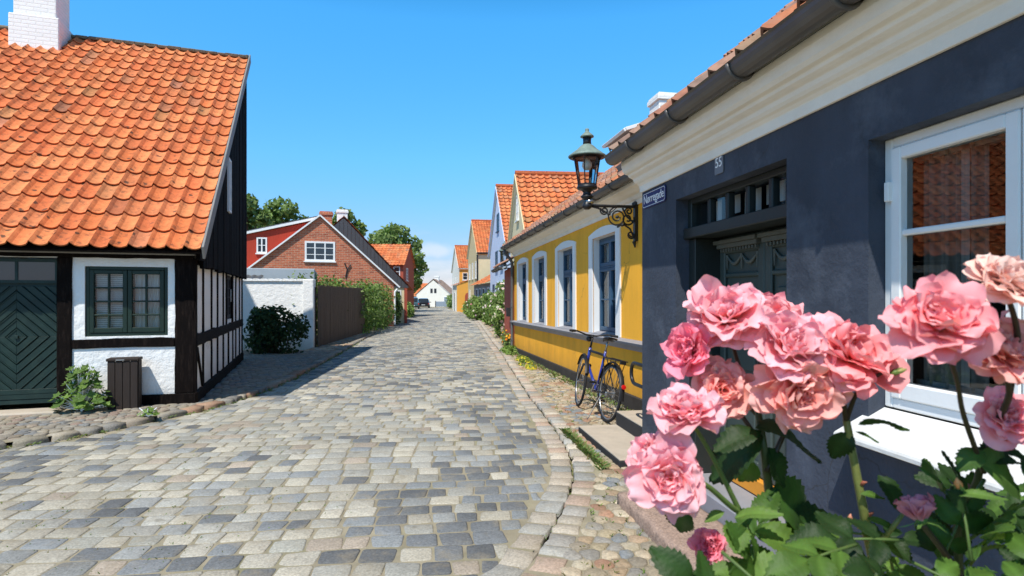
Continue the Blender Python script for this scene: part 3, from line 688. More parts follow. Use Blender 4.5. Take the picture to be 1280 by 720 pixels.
b.prism([(-8,-.035,0),(DX0-.16,-.035,0),(DX0-.16,-.035,.19),(-8,-.035,.19)], (0,.06,0)); b.prism([(DX1,-.037,0),(.02,-.037,0),(.02,-.037,.185),(DX1,-.037,.2)], (0,.06,0))
def gb(y0, y1, z0, z1, x=.024, lean=0.):
    j = lambda: rt.uniform(-.012, .012)
    w_ = lambda k: .022*mnoise.noise(Vector((y0*3.1+k*.8, z0*2.3+k*.5, 7.)))+j()*.5
    if z1-z0 > y1-y0: n_ = max(2, int((z1-z0)/.16)); P = [(x-.05, y1+lean*k/n_+w_(k), z0+(z1-z0)*k/n_) for k in range(n_+1)]+[(x-.05, y0+lean*k/n_+w_(k+2), z0+(z1-z0)*k/n_) for k in range(n_, -1, -1)]
    else: n_ = max(2, int((y1-y0)/.2)); P = [(x-.05, y0+(y1-y0)*k/n_, z0+w_(k)) for k in range(n_+1)]+[(x-.05, y0+(y1-y0)*k/n_, z1+w_(k+40)) for k in range(n_, -1, -1)]
    b.prism(P, (.05, 0, 0))
gb(0, 5.93, .81, .975, .03); gb(-.02, 5.95, 0, .2, .04)
for y in (.62, 1.4, 2.05, 2.75, 4.15, 4.66, 5.35): gb(y-.033, y+.033, .975, 2.02, .022); gb(y-.033, y+.033, .2, .81, .022)
gb(3.12, 3.2, .975, 2.02); gb(4.0, 4.06, .975, 2.02); gb(3.42, 3.5, .2, .81); gb(5.84, 5.93, .2, 2.02); gb(-.02, .06, .2, 2.0, .026)
gb(.52, .60, .2, .80, .025, -.45); gb(.06, 5.9, 1.93, 2.02, .025)
b.build('timber_frame', M['tar'], H, bevel=.008)
b = MB(); b.box(-8, .03, -.14, -.036, 2.045, 2.115); b.build('eaves_board', M['lead'], H, bevel=.006)
b = MB(); b.box(-.36, -.24, -.142, -.137, 2.055, 2.105); b.build('vent', M['mortar'], H)
# windows
FZ0 = .974
window(H, (-1.265, 0, .974), (1,0,0), (0,-1,0), .945, .912, inset=.02, fw=.045, leaves=2, cols=2, rows=4, fm=M['grnframe'], sash=.05, bar=.022,
       curtains=[('blind', .10, .44, .1, .84), ('curtain', .53, .86, .08, .86)], handle=False)
window(H, (-4.6, 0, .974), (1,0,0), (0,-1,0), 1.0, .912, inset=.02, fw=.045, leaves=2, cols=2, rows=4, fm=M['grnframe'], sash=.05, curtains=[('curtain', .1, .9, .08, .86)])
window(H, (0, 3.2, 1.05), (0,1,0), (1,0,0), .8, .85, inset=.02, fw=.04, leaves=2, cols=2, rows=4, fm=M['blackpaint'], sash=.035, curtains=[('curtain', .08, .72, .05, .8)])
# the plank door with its diamond pattern
def clip_diamond(r0, r1, w, h):
    P = [(r0,0),(r1,0),(0,r1),(0,r0)]
    for ax, lim in ((0, w), (1, h)):
        out = []
        for k in range(len(P)):
            a, c = P[k], P[(k+1) % len(P)]; da, dc = a[ax]-lim, c[ax]-lim
            if da <= 0: out.append(a)
            if da*dc < 0: t = da/(da-dc); out.append((a[0]+(c[0]-a[0])*t, a[1]+(c[1]-a[1])*t))
        P = out
        if len(P) < 3: return None
    return P
d = MB(); yc = .045
d.box(DX0+.01, DX1-.01, yc+.012, yc+.05, DZ0, DZ1)
cx, cz = (DX0+DX1)/2, .985; hw, hu, hd = .43, .64, .66
d.box(DX0+.01, DX1-.01, yc-.012, yc+.02, .2, .265); d.box(DX0+.01, DX1-.01, yc-.016, yc+.02, .265, .325); d.box(DX0+.01, DX1-.01, yc-.005, yc+.02, .14, .195)
r = .0; pitch = .118
while r < 1.3:
    for sx_ in (1,-1):
        for sz_, hh in ((1, hu), (-1, hd)):
            for (q0, q1, yy) in ((r+.004, r+pitch-.012, yc-.008), (r+pitch-.030, r+pitch-.012, yc-.016)):
                P = clip_diamond(q0, q1, hw-.012, hh)
                if P:
                    pts = [(cx+sx_*p[0], yy, cz+sz_*p[1]) for p in P]
                    if sx_*sz_ < 0: pts = pts[::-1]
                    d.prism(pts, (0, .02, 0))
    r += pitch
d.box(cx-.02, cx+.02, yc-.03, yc, cz-.02, cz+.02)
door = d.build('door', M['dkgreen'], H, bevel=.003)
tr_ = MB(); tr_.box(DX0+.01, DX1-.01, yc-.02, yc+.03, 1.66, 1.70); tr_.box(DX0+.01, DX1-.01, yc-.02, yc+.03, 1.93, 1.97)
for x in (DX0+.02, cx, DX1-.02): tr_.box(x-.015, x+.015, yc-.02, yc+.03, 1.70, 1.93)
tr_.build('transom_frame', M['dkgreen'], door)
p = MB(); p.poly([(DX0+.02, yc-.009, 1.7), (DX1-.02, yc-.009, 1.7), (DX1-.02, yc-.009, 1.93), (DX0+.02, yc-.009, 1.93)]); p.build('pane', M['darkpane'], door)
h_ = MB(); h_.tube([(DX0+.36, yc-.02, .93), (DX0+.36, yc-.06, .93), (DX0+.26, yc-.065, .93)], .011, 8); h_.lathe([(.03,0),(.03,.01)], c=(0,0,0), n=12)
h_ = MB(); h_.tube([(DX0+.09, yc-.01, .95), (DX0+.09, yc-.055, .95), (DX0+.19, yc-.06, .945)], .011, 8); h_.box(DX0+.07, DX0+.11, yc-.02, yc, .86, 1.02); h_.build('handle', M['iron'], door, smooth=False)
b = MB(); b.box(DX0-.25, DX1+.10, -.36, -.04, .0, .095); b.build('doorstep', M['concrete'], H, bevel=.02)
# roof
EY, EZ, RY, RZ = -.35, 2.11, 6.0, 7.04
rl = math.hypot(RY-EY, RZ-EZ); V_ = Vector((0, RY-EY, RZ-EZ)).normalized()
b = MB(); pantiles(b, (-7.8, EY, EZ), (1,0,0), V_, 7.93, rl, .207, rl/20, rt, amp=.033, tilt=.034, roll=.26, old=.06, nx=10)
roof = b.build('roof', M['tile'], H, smooth=False)
b = MB(); nrm = Vector((1,0,0)).cross(V_)
q = [Vector((-7.8, EY+.03, EZ-.02)), Vector((.13, EY+.03, EZ-.02)), Vector((.13, RY, RZ-.03)), Vector((-7.8, RY, RZ-.03))]
b.prism([p_-nrm*.05 for p_ in q], nrm*.03); b.build('roof_boarding', M['tar'], roof)
b = MB(); x = -7.8
while x < .1:
    l = min(rt.uniform(.12, .3), .14-x); b.prism([(x, RY-.12, RZ-.06), (x, RY+.16, RZ-.02), (x, RY+.16, RZ+rt.uniform(.0,.04)), (x, RY-.02, RZ+rt.uniform(.02,.06)), (x, RY-.14, RZ-.02+rt.uniform(0,.03))], (l, 0, 0)); x += l
b.build('ridge_mortar', M['mortar'], roof, bevel=.02, segs=2)
# black boarded gable, upright boards
b = MB(); gx = .10; y = -.22
while y < 6.0:
    y2 = min(y+rt.uniform(.14, .2), 6.02); zt = lambda yy: EZ-.03+(yy-EY)*(RZ-EZ)/(RY-EY)
    zb = 1.90+rt.uniform(-.02, .02) if y > -.05 else 1.98
    xx = gx+rt.uniform(-.004, .006)
    b.prism([(xx-.05, y, zb), (xx-.05, y2-.006, zb), (xx-.05, y2-.006, zt(y2)-.03), (xx-.05, y, zt(y)-.03)], (.05, 0, 0)); y = y2
b.build('gable_boarding', M['tarwall'], H)
b = MB(); b.bar((.165, EY-.04, EZ-.05), (.165, RY+.06, RZ+.0), .03, .19, up=nrm); b.build('bargeboard', M['lead'], H, bevel=.005)
far_window(H, (gx+.006, 2.5, 3.0), (0,1,0), (1,0,0), .36, .95, cols=2, rows=4, fw=.035, bar=.014, sill=False)
chimney(H, -4.08, -3.36, 5.3, 6.0, 5.6, 8.9, M['whitebrick'], shoulder=7.1)
# parts of another roof at the far left, behind
# ------------------------------------------------------------------ dark blue house on the right
D = empty('slate_blue_house', (1.10, 5.0, 0), rz=math.atan2(1, -.1527), label='dark slate-blue rendered house with cream cornice and white casement window', cat='house')
rd = random.Random(5)
b = MB(); DW = 9.
wall(b, (-DW,0,-.05), (1,0,0), DW, 2.45, [(DW-2.0, DW-.671, .2, 2.255), (DW-3.72, DW-2.56, 1.04, 2.20), (DW-5.9, DW-4.74, 1.04, 2.20)], .34, (0,1,0))
b.poly([(0,0,-.1),(0,-7,-.1),(0,-7,2.6),(0,-3.4,5.55),(0,.0,2.6)]); b.poly([(-DW,0,-.1),(-DW,0,2.6),(-DW,-3.4,5.55),(-DW,-7,2.6),(-DW,-7,-.1)]); b.poly([(0,-7,0),(-DW,-7,0),(-DW,-7,2.6),(0,-7,2.6)])
b.build('wall', M['darkstucco'], D)
prof = [(.0,2.37),(.018,2.37),(.022,2.425),(.032,2.432),(.040,2.44),(.058,2.448),(.072,2.462),(.082,2.482),(.100,2.490),(.118,2.50),(.124,2.515),(.150,2.522),(.168,2.54),(.182,2.585),(.182,2.68),(0,2.68)]
profile_run('cornice', D, -DW, .012, prof, M['cornice'], bevel=.003)
gutter(D, -DW, .03, .252, 2.665, .066)
b = MB(); tp = math.tan(rad(39)); V2 = Vector((0,-1,tp)).normalized(); L2 = math.hypot(3.65, 3.65*tp)
OLD = [lin('#a8735a'), lin('#9c6a55'), lin('#b37d62'), lin('#927064'), lin('#a9826d'), lin('#b5724f')]
pantiles(b, (.05, .26, 2.69), (-1,0,0), V2, DW+.1, L2, .25, .33, rd, pal=OLD, old=.4, amp=.028)
roofd = b.build('roof', M['tile_old'], D)
b = MB(); b.poly([(.04,.2,2.61),(.04,-3.38,2.61+3.58*tp),(-DW,-3.38,2.61+3.58*tp),(-DW,.2,2.61)]); b.poly([(.05,-3.38,2.7+3.6*tp),(.05,-7.3,2.5),(-DW,-7.3,2.5),(-DW,-3.38,2.7+3.6*tp)])
b.build('roof_boarding', M['tar'], roofd)
b = MB(); b.cur = lin('#a9684b'); b.tube([(.05,-3.38,2.74+3.62*tp), (-DW,-3.38,2.74+3.62*tp)], .12, 10); b.build('ridge_tiles', M['tile_old'], roofd)
for o_ in (): pass
chimney(D, -1.25, -.85, -1.95, -1.5, 3.4, 5.15, M['whitebrick'])
# tall casement window beside the roses
win = window(D, (-2.56, 0, 1.04), (-1,0,0), (0,1,0), 1.16, 1.11, inset=.075, fw=.042, leaves=2, cols=1, rows=1, sash=.05, fm=M['white'], gm=M['glass_near'], mz=(.715,), bar=.024, bevel=.005,
       curtains=[('net', .07, .36, .06, 1.05), ('net', .80, 1.05, .06, 1.05)], room=1.0, handle=True)
# an inner sash stands behind the old glass
b = MB()
for (xa, xb) in ((-3.06, -2.62),):
    b.box(xa+.20, xa+.235, -.20, -.17, 1.10, 2.10); b.box(xa, xb, -.20, -.17, 1.10, 1.16); b.box(xa, xb, -.20, -.17, 2.05, 2.10); b.box(xa, xa+.03, -.2, -.17, 1.16, 2.05)
b.build('inner_sash', M['lead'], win)
window(D, (-4.74, 0, 1.04), (-1,0,0), (0,1,0), 1.16, 1.11, inset=.075, fw=.042, leaves=2, cols=1, rows=1, sash=.05, fm=M['white'], gm=M['glass_near'], mz=(.715,), bar=.024, bevel=.005, curtains=[('curtain', .1, .5, .06, 1.05)], room=1.)
for x0 in (-3.76, -5.94):
    b = MB(); b.prism([(x0, -.08, .99), (x0, .135, .905), (x0, .135, .93), (x0, -.08, 1.037)], (1.24, 0, 0)); b.build('window_sill', M['sillwhite'], D, bevel=.006)
# front door in its deep recess
X0, X1 = -2.0, -.671
b = MB(); b.box(X0, X1, -.34, -.055, 1.915, 1.99); b.box(X0+.0, X0+.06, -.33, -.09, 1.99, 2.205); b.box(X1-.06, X1, -.33, -.09, 1.99, 2.205); b.box(X0+.06, X1-.06, -.16, -.09, 2.165, 2.205)
b.box(X0, X0+.1, -.34, -.1, .22, 1.915); b.box(X1-.1, X1, -.34, -.1, .22, 1.915)
for k in range(1, 5): x = X0+.06+(X1-X0-.12)*k/5; b.box(x-.02, x+.02, -.15, -.1, 1.99, 2.165)
dfr = b.build('door_frame', M['doordark'], D, bevel=.006)
p = MB(); p.poly([(X1-.06,-.13,1.99),(X0+.06,-.13,1.99),(X0+.06,-.13,2.165),(X1-.06,-.13,2.165)]); p.build('pane', M['glass'], dfr)
p = MB(); 
for k in range(5): x = X0+.10+(X1-X0-.12)*k/5; p.poly([(x+.19,-.22,2.03+.02*(k%2)),(x,-.22,2.03+.02*(k%2)),(x,-.22,2.17),(x+.19,-.22,2.17)])
p.build('curtain', M['curtain'], dfr)
xm = (X0+X1)/2
for (xa, xb) in ((xm+.004, X1-.1), (X0+.1, xm-.004)):
    b = MB(); y = -.30
    b.box(xa, xb, y-.03, y-.012, .34, 1.915)
    for e in (xa, xb-.07): b.box(e, e+.07, y-.012, y+.012, .34, 1.915)
    for z0, z1 in ((.34,.43),(.86,.93),(1.63,1.66),(1.80,1.915)): b.box(xa+.07, xb-.07, y-.012, y+.012, z0, z1)
    b.box(xa+.12, xb-.12, y-.012, y+.004, .5, .79); b.box(xa+.12, xb-.12, y-.012, y+.004, 1.0, 1.56)
    leaf = b.build('door_leaf', M['doorpaint'], D, bevel=.008)
    c = MB(); c.box(xa+.01, xb-.01, y+.013, y+.07, 1.865, 1.89); c.box(xa+.025, xb-.025, y+.013, y+.05, 1.835, 1.864)
    n_ = 13
    for i in range(n_): xx = xa+.05+(xb-xa-.12)*i/(n_-1); c.box(xx, xx+.014, y+.013, y+.038, 1.81, 1.833)
    # hanging swags
    for s_ in range(2):
        a_ = xa+.09+(xb-xa-.18)*s_/2; w_ = (xb-xa-.18)/2
        pts = [(a_+w_*i/10, y+.0, 1.785-.06*math.sin(math.pi*i/10)) for i in range(11)]; c.tube(pts, [.005+.009*math.sin(math.pi*i/10) for i in range(11)], 6)
    for s_ in range(3): a_ = xa+.09+(xb-xa-.18)*s_/2; c.tube([(a_, y, 1.79), (a_, y+.002, 1.685)], [.011, .004], 6)
    c.build('carving', M['carve'], leaf, bevel=.002)
b = MB(); b.tube([(xm-.05,-.28,1.1),(xm-.05,-.24,1.1),(xm-.14,-.235,1.1)], .009, 8); b.build('handle', M['brass'], D, smooth=True)
b = MB(); b.box(X0+.1, X1-.1, -.335, -.26, .225, .335); b.build('threshold', M['orange'], D, bevel=.01)
b = MB(); b.box(X0+.002, X1-.002, -.338, .015, -.03, .222); b.build('door_sill', M['greybelt'], D, bevel=.01)
gs = empty('granite_doorstep', tuple(D.matrix_basis @ Vector((-1.5, .24, 0))), rz=math.atan2(1, -.1527), label='rough reddish granite block lying as doorstep before the dark blue house', cat='doorstep')
rg = random.Random(9); b = MB(); nx_, ny_ = 40, 12
x0, x1, y0, y1, zt_ = -.95, .78, -.22, .215, .112
gr = [[b.vert((x0+(x1-x0)*i/nx_+(rg.uniform(-.008,.008) if 0 < i < nx_ else 0), y0+(y1-y0)*j/ny_, zt_+rg.uniform(-.0035,.0035)-(.010 if i in (0,nx_) or j in (0,ny_) else 0))) for j in range(ny_+1)] for i in range(nx_+1)]
for i in range(nx_):
    for j in range(ny_): b.face([gr[i][j], gr[i+1][j], gr[i+1][j+1], gr[i][j+1]])
ring = [gr[i][0] for i in range(nx_+1)]+[gr[nx_][j] for j in range(1, ny_+1)]+[gr[i][ny_] for i in range(nx_-1,-1,-1)]+[gr[0][j] for j in range(ny_-1,0,-1)]
prev = ring
for z in (.075, .04, .0, -.03):
    cur = [b.vert((b.v[k].x*1.006+rg.uniform(-.006,.006), b.v[k].y*1.03+rg.uniform(-.007,.007), z+rg.uniform(-.004,.004))) for k in ring]
    for k in range(len(ring)): q = (k+1) % len(ring); b.face([prev[k], cur[k], cur[q], prev[q]])
    prev = cur
b.build('block', M['granite'], gs, smooth=True)
# street name sign and number plate
Rz = lambda: Matrix.Rotation(math.pi/2, 4, 'X')
def upright(x, y, z): return Matrix.Translation((x, y, z)) @ Matrix.Rotation(math.pi, 4, 'Z') @ Matrix.Rotation(math.pi/2, 4, 'X')
def rrect(w, h, r, n=5):
    P = []
    for cx_, cz_, a0 in ((w/2-r, h/2-r, 0), (-w/2+r, h/2-r, 90), (-w/2+r, -h/2+r, 180), (w/2-r, -h/2+r, 270)):
        for k in range(n+1): t = rad(a0+90*k/n); P.append((cx_+r*math.cos(t), cz_+r*math.sin(t)))
    return P
sg_ = empty('street_sign', tuple(D.matrix_basis @ Vector((-.27, .002, 2.288))), rz=math.atan2(1, -.1527), label='blue enamel street name sign with white rim reading Nørregade', cat='street sign')
b = MB(); b.prism([(x, .001, z) for x, z in rrect(.47, .128, .028)][::-1], (0, .007, 0)); b.build('plate', M['enamel'], sg_, bevel=.002)
b = MB(); o_, i_ = rrect(.452, .11, .022), rrect(.444, .102, .019)
for k in range(len(o_)): q = (k+1) % len(o_); b.poly([(o_[k][0],.0105,o_[k][1]),(i_[k][0],.0105,i_[k][1]),(i_[q][0],.0105,i_[q][1]),(o_[q][0],.0105,o_[q][1])])
b.build('rim', M['signwhite'], sg_)
text_mesh('lettering', 'Nørregade', .098, M['signwhite'], sg_, upright(0, .0095, .004), .001, .95)
np_ = empty('house_number', tuple(D.matrix_basis @ Vector((-1.318, .002, 2.32))), rz=math.atan2(1, -.1527), label='small grey house number plate 55 above the recessed door', cat='number plate')
b = MB(); b.prism([(x, .001, z) for x, z in rrect(.105, .115, .008)][::-1], (0, .006, 0)); b.build('plate', M['plate'], np_, bevel=.001)
text_mesh('numerals', '55', .088, M['signwhite'], np_, upright(0, .008, .012), .001, 1.)

# ------------------------------------------------------------------ yellow house
YRZ = math.atan2(.9845, -.175)
Yh = empty('yellow_house', (1.64, 7.33, 0), rz=YRZ, ry=.011, label='yellow rendered house with four tall blue windows in white arched surrounds', cat='house')
ry = random.Random(6)
WX = [.79, 2.97, 5.15, 7.08]; WW = 1.42; ow = 1.06
b = MB(); xs0, xs1 = -2.25, 9.0
wall(b, (xs0,0,-.2), (1,0,0), xs1-xs0, 2.9, [(x+.18-xs0, x+.18+ow-xs0, .94+.2, 2.42+.2) for x in WX]+[(-1.75-xs0, -.85-xs0, .24+.2, 2.3+.2)], .15, (0,1,0))
b.poly([(xs1,0,-.3),(xs1,0,2.75),(xs1,-4.,5.75),(xs1,-8,2.75),(xs1,-8,-.3)]); b.poly([(xs0,-8,0),(xs1,-8,0),(xs1,-8,2.75),(xs0,-8,2.75)][::-1]); b.poly([(xs0,0,-.3),(xs0,-8,-.3),(xs0,-8,2.75),(xs0,-4,5.75),(xs0,0,2.75)])
b.build('wall', M['yellow'], Yh)
b = MB(); b.box(xs0, xs1+.03, -.02, .035, -.3, .215); b.build('plinth', M['plinth'], Yh, bevel=.01)
profile_run('sill_moulding', Yh, xs0, xs1+.04, [(0,.795),(.03,.80),(.045,.83),(.055,.86),(.11,.872),(.125,.912),(.03,.935),(0,.937)], M['greybelt'], bevel=.002)
profile_run('cornice', Yh, xs0, xs1+.02, [(0,2.665),(.02,2.665),(.025,2.72),(.05,2.735),(.07,2.775),(.12,2.79),(.17,2.82),(.215,2.835),(.225,2.94),(0,2.945)], M['cornice'], bevel=.003)
gutter(Yh, xs0, xs1+.1, .30, 2.925, .064)
tpy = .72; V3 = Vector((0,-1,tpy)).normalized()
b = MB(); pantiles(b, (xs1+.06, .29, 2.95), (-1,0,0), V3, xs1-xs0, math.hypot(4.29, 4.29*tpy), .25, .33, ry, pal=OLD, old=.35, amp=.028); rfy = b.build('roof', M['tile_old'], Yh)
b = MB(); b.poly([(xs1+.05,.24,2.87),(xs1+.05,-4,2.87+4.24*tpy),(xs0,-4,2.87+4.24*tpy),(xs0,.24,2.87)]); b.poly([(xs1+.05,-4,2.95+4.29*tpy),(xs1+.05,-8.3,2.8),(xs0,-8.3,2.8),(xs0,-4,2.95+4.29*tpy)]); b.build('roof_boarding', M['tar'], rfy)
b = MB(); b.cur = lin('#a9684b'); b.tube([(xs1+.06,-4,3.0+4.29*tpy),(xs0,-4,3.0+4.29*tpy)], .13, 10); b.build('ridge_tiles', M['tile_old'], rfy)
chimney(Yh, 7.9, 8.55, -4.3, -3.75, 5.4, 7.05, M['whitebrick'])
# roof light hinged open
def roofpt(x, t, up=0): return Vector((x, .29-t, 2.95+tpy*t))+Vector((0, tpy, 1)).normalized()*up
b = MB(); sA, sB, t0, t1 = .55, 1.45, .55, 1.45
for (xa, ta, xb, tb_) in ((sA,t0,sB,t0),(sA,t1,sB,t1),(sA,t0,sA,t1),(sB,t0,sB,t1)): b.bar(roofpt(xa,ta,.07), roofpt(xb,tb_,.07), .05, .12, up=(0,tpy,1))
rw = b.build('roof_light', M['lead'], Yh, bevel=.004)
b = MB()
for (xa, ta, ua, xb, tb_, ub) in ((sA,t0,.48,sB,t0,.48),(sA,t1,.14,sB,t1,.14),(sA,t0,.48,sA,t1,.14),(sB,t0,.48,sB,t1,.14)): b.bar(roofpt(xa,ta,ua), roofpt(xb,tb_,ub), .05, .045, up=(0,tpy,1))
sh = b.build('sash', M['white'], rw, bevel=.004)
p = MB(); p.poly([roofpt(sB,t0,.48), roofpt(sA,t0,.48), roofpt(sA,t1,.14), roofpt(sB,t1,.14)]); p.build('pane', M['flatroof'], sh)
for x in WX:
    # white surround with a segmental head
    b = MB(); n = 10; xo0, xo1, xi0, xi1 = x, x+WW, x+.18, x+.18+ow
    sp = ry.uniform(-.006, .006)
    arc = lambda xx: 2.475+.08*(1-((xx-(x+WW/2))/(WW/2))**2)
    f_ = lambda pts: b.prism([(p_[0], -.01, p_[1]) for p_ in pts][::-1], (0, .03, 0))
    f_([(xo0,.94),(xi0,.94),(xi0,2.42),(xo0,2.42)]); f_([(xi1,.94),(xo1,.94),(xo1,2.42),(xi1,2.42)])
    f_([(xo0,2.42),(xo1,2.42)]+[(xo1-WW*i/n, arc(xo1-WW*i/n)) for i in range(n+1)])
    for q in (xi0, xi1-.004): b.box(q, q+.004, -.148, -.011, .945, 2.418)
    b.box(xi0+.004, xi1-.004, -.148, -.011, 2.414, 2.418)
    b.build('window_surround', M['white'], Yh)
    window(Yh, (xi1-.005, 0, .945), (-1,0,0), (0,1,0), ow-.01, 1.468, inset=.10, fw=.045, leaves=2, cols=1, rows=2, sash=.045, fm=M['bluepaint'], transom=1.0, bar=.022,
           curtains=[('curtain', .07, .36, .05, 1.4), ('curtain', .70, .98, .05, 1.4)], room=.8)
    b = MB(); b.prism([(xi0, -.149, .955), (xi0, .03, .932), (xi0, .03, .944), (xi0, -.149, .985)], (ow, 0, 0)); b.build('window_sill', M['greybelt'], Yh)
b = MB(); b.box(-1.75, -.85, -.149, -.1, .24, 2.3); dd = b.build('door', M['doordark'], Yh, bevel=.005)
b = MB()
for z0, z1 in ((.4,1.0),(1.15,1.9)):
    for xa in (-1.68, -1.27): b.box(xa, xa+.35, -.099, -.085, z0, z1)
b.build('door_panel', M['bluepaint'], dd, bevel=.006)
# downpipe at the far corner
b = MB(); xd = xs1-.06; b.tube([(xd,.275,2.87),(xd,.27,2.78),(xd,.12,2.6),(xd,.07,2.5),(xd,.07,.15),(xd,.16,.06)], .042, 10); dp = b.build('downpipe', M['zinc'], Yh, smooth=True)
b = MB()
for z in (.4, 1.3, 2.3): b.lathe([(.05,z-.02),(.05,z+.02)], (xd,.07,0), 12)
b.build('pipe_clip', M['zinc'], dp)
# concrete steps to the yellow house's door, beside the dark corner
cs = empty('door_steps', tuple(D.matrix_basis @ Vector((.8, -.1, 0))), rz=math.atan2(1, -.1527), label='two pale concrete steps with black painted risers at the yellow house door', cat='steps')
b = MB(); b.box(-.665, .69, -.55, .255, -.04, .072); b.build('riser', M['blackpaint'], cs, bevel=.006); b = MB(); b.box(-.66, .685, -.55, .25, .0725, .088); b.build('tread', M['concrete'], cs, bevel=.004)
b = MB(); b.box(-.78, .685, -.68, -.17, .089, .222); b.build('riser', M['blackpaint'], cs, bevel=.006); b = MB(); b.box(-.78, .68, -.68, -.175, .2225, .238); b.build('tread', M['concrete'], cs, bevel=.004)
hr = empty('handrail', tuple(D.matrix_basis @ Vector((.0, -.28, .7))), rz=math.atan2(1, -.1527), label='black looped handrail on the wall above the steps behind the dark corner', cat='handrail')
b = MB(); pts = [(-.02,0,.125),(.85,0,.125)]+[(.93+.10*math.sin(t), 0, .02+.105*math.cos(t)) for t in (math.pi*k/8 for k in range(9))]+[(.8,0,-.085),(-.02,0,-.085)]
b.tube(pts, .019, 10); b.build('rail', M['iron'], hr, smooth=True)
b = MB()
for z in (.125, -.085): b.lathe([(.045,.0),(.045,.012),(.02,.016)], (0,0,z), 14, axis='x')
b.build('wall_rose', M['iron'], hr)
# ------------------------------------------------------------------ houses down the right side
def gable_house(name, label, X, Y, dX, dY, w, D, eave, ridge, m_front, m_side, m_tile='tile', front=(), side=(), tw=.26, pal=TILE_PAL, seed=1, old=.12, plinth=True, kind_front='far', gauge=.34):
    H_ = empty(name, (X, Y, gz(Y)), rz=math.atan2(dY, dX), label=label, cat='house'); rn = random.Random(seed)
    b = MB(); b.poly([(0,0,-.3),(0,0,eave),(w/2,0,ridge),(w,0,eave),(w,0,-.3)]); b.build('front_wall', m_front, H_)
    b = MB(); b.poly([(0,0,-.3),(0,-D,-.3),(0,-D,eave),(0,0,eave)]); b.build('side_wall', m_side, H_); b = MB(); b.poly([(w,0,-.3),(w,0,eave),(w,-D,eave),(w,-D,-.3)]); b.build('side_wall', m_side, H_); b = MB(); b.poly([(0,-D,-.3),(w,-D,-.3),(w,-D,eave),(w/2,-D,ridge),(0,-D,eave)]); b.build('back_wall', m_side, H_)
    sl_ = (ridge-eave)/(w/2); ov = .22; L = math.hypot(w/2+ov, (w/2+ov)*sl_)
    b = MB()
    pantiles(b, (-ov, .12, eave-ov*sl_+.06), (0,-1,0), (1,0,sl_), D+.2, L, tw, gauge, rn, pal=pal, old=old, nx=5, amp=.04, tilt=.05)
    pantiles(b, (w+ov, -D-.08, eave-ov*sl_+.06), (0,1,0), (-1,0,sl_), D+.2, L, tw*1.3, gauge*1.3, rn, pal=pal, old=old, nx=4, amp=.04, tilt=.05)
    rf = b.build('roof', M[m_tile], H_)
    b = MB(); b.prism([(-ov+.02, .1, eave-ov*sl_), (w/2, .1, ridge), (w/2, -D, ridge), (-ov+.02, -D, eave-ov*sl_)], (0,0,-.05)); b.prism([(w+ov-.02, .1, eave-ov*sl_), (w+ov-.02, -D, eave-ov*sl_), (w/2, -D, ridge), (w/2, .1, ridge)], (0,0,-.05)); b.build('roof_boarding', M['offwhite'], rf)
    b = MB(); b.cur = lin('#b5603a'); b.tube([(w/2, .12, ridge+.06), (w/2, -D-.1, ridge+.06)], .13, 8); b.build('ridge_tiles', M[m_tile], rf); 
    for c in b.c: pass
    b = MB()
    for (a, c) in (((-ov, .125, eave-ov*sl_), (w/2, .125, ridge)), ((w+ov, .125, eave-ov*sl_), (w/2, .125, ridge))): b.bar(a, c, .10, .05, up=(0,1,0))
    b.build('bargeboard', m_front, H_)
    for (x0, x1, z0, z1, c, r, fmn) in front: far_window(H_, (x1, .0, z0), (-1,0,0), (0,1,0), x1-x0, z1-z0, c, r, M[fmn])
    for (y0, y1, z0, z1, c, r, fmn) in side: far_window(H_, (0, y1, z0), (0,-1,0), (-1,0,0), abs(y1-y0), z1-z0, c, r, M[fmn])
    return H_
def far_door(parent, O, U, Nn, w, h, m):
    Mx = frame_matrix(O, U, Nn); b = MB(); b.M = Mx; b.box(0,w,-.03,.02,0,h); o = b.build('door', m, parent)
    b = MB(); b.M = Mx; b.box(-.08,0,-.05,.02,0,h+.08); b.box(w,w+.08,-.05,.02,0,h+.08); b.box(0,w,-.05,.02,h,h+.08); b.build('door_frame', M['white'], o)
    b = MB(); b.M = Mx; b.box(.12,w-.12,-.045,-.028,.2,h*.45); b.box(.12,w-.12,-.045,-.028,h*.52,h-.15); b.build('door_panel', m, o, bevel=.01)
# red-brown low house beyond the yellow one
RH = empty('red_house', (.03, 16.55, gz(16.5)), rz=math.atan2(1, -.11), label='narrow low red-brown house just beyond the yellow house', cat='house')
b = MB(); b.poly([(0,0,-.3),(0,0,2.35),(2.5,0,2.35),(2.5,0,-.3)]); b.poly([(2.5,0,-.3),(2.5,0,2.35),(2.5,-3,4.1),(2.5,-6,2.3),(2.5,-6,-.3)]); b.poly([(0,0,-.3),(0,-6,-.3),(0,-6,2.3),(0,-3,4.1),(0,0,2.35)]); b.build('wall', M['redwall'], RH)
b = MB(); pantiles(b, (2.6,.34,2.42), (-1,0,0), Vector((0,-1,.55)), 2.6, 3.8, .26, .33, random.Random(2), pal=OLD, old=.35, nx=5); rr_ = b.build('roof', M['tile_old'], RH)
b = MB(); b.prism([(-.05,.3,2.34),(2.58,.3,2.34),(2.58,-3,4.12),(-.05,-3,4.12)], (0,0,-.05)); b.poly([(0,-3,4.2),(2.6,-3,4.2),(2.6,-6.2,2.3),(0,-6.2,2.3)]); b.build('roof_boarding', M['flatroof'], rr_)
gutter(RH, -.02, 2.62, .36, 2.36, .055)
b = MB(); b.box(-.0,2.5,-.02,.03,-.3,.25); b.build('plinth', M['plinth'], RH)
b = MB(); b.box(.5,.75,0,.12,.95,1.2); b.build('letter_box', M['blackpaint'], RH)
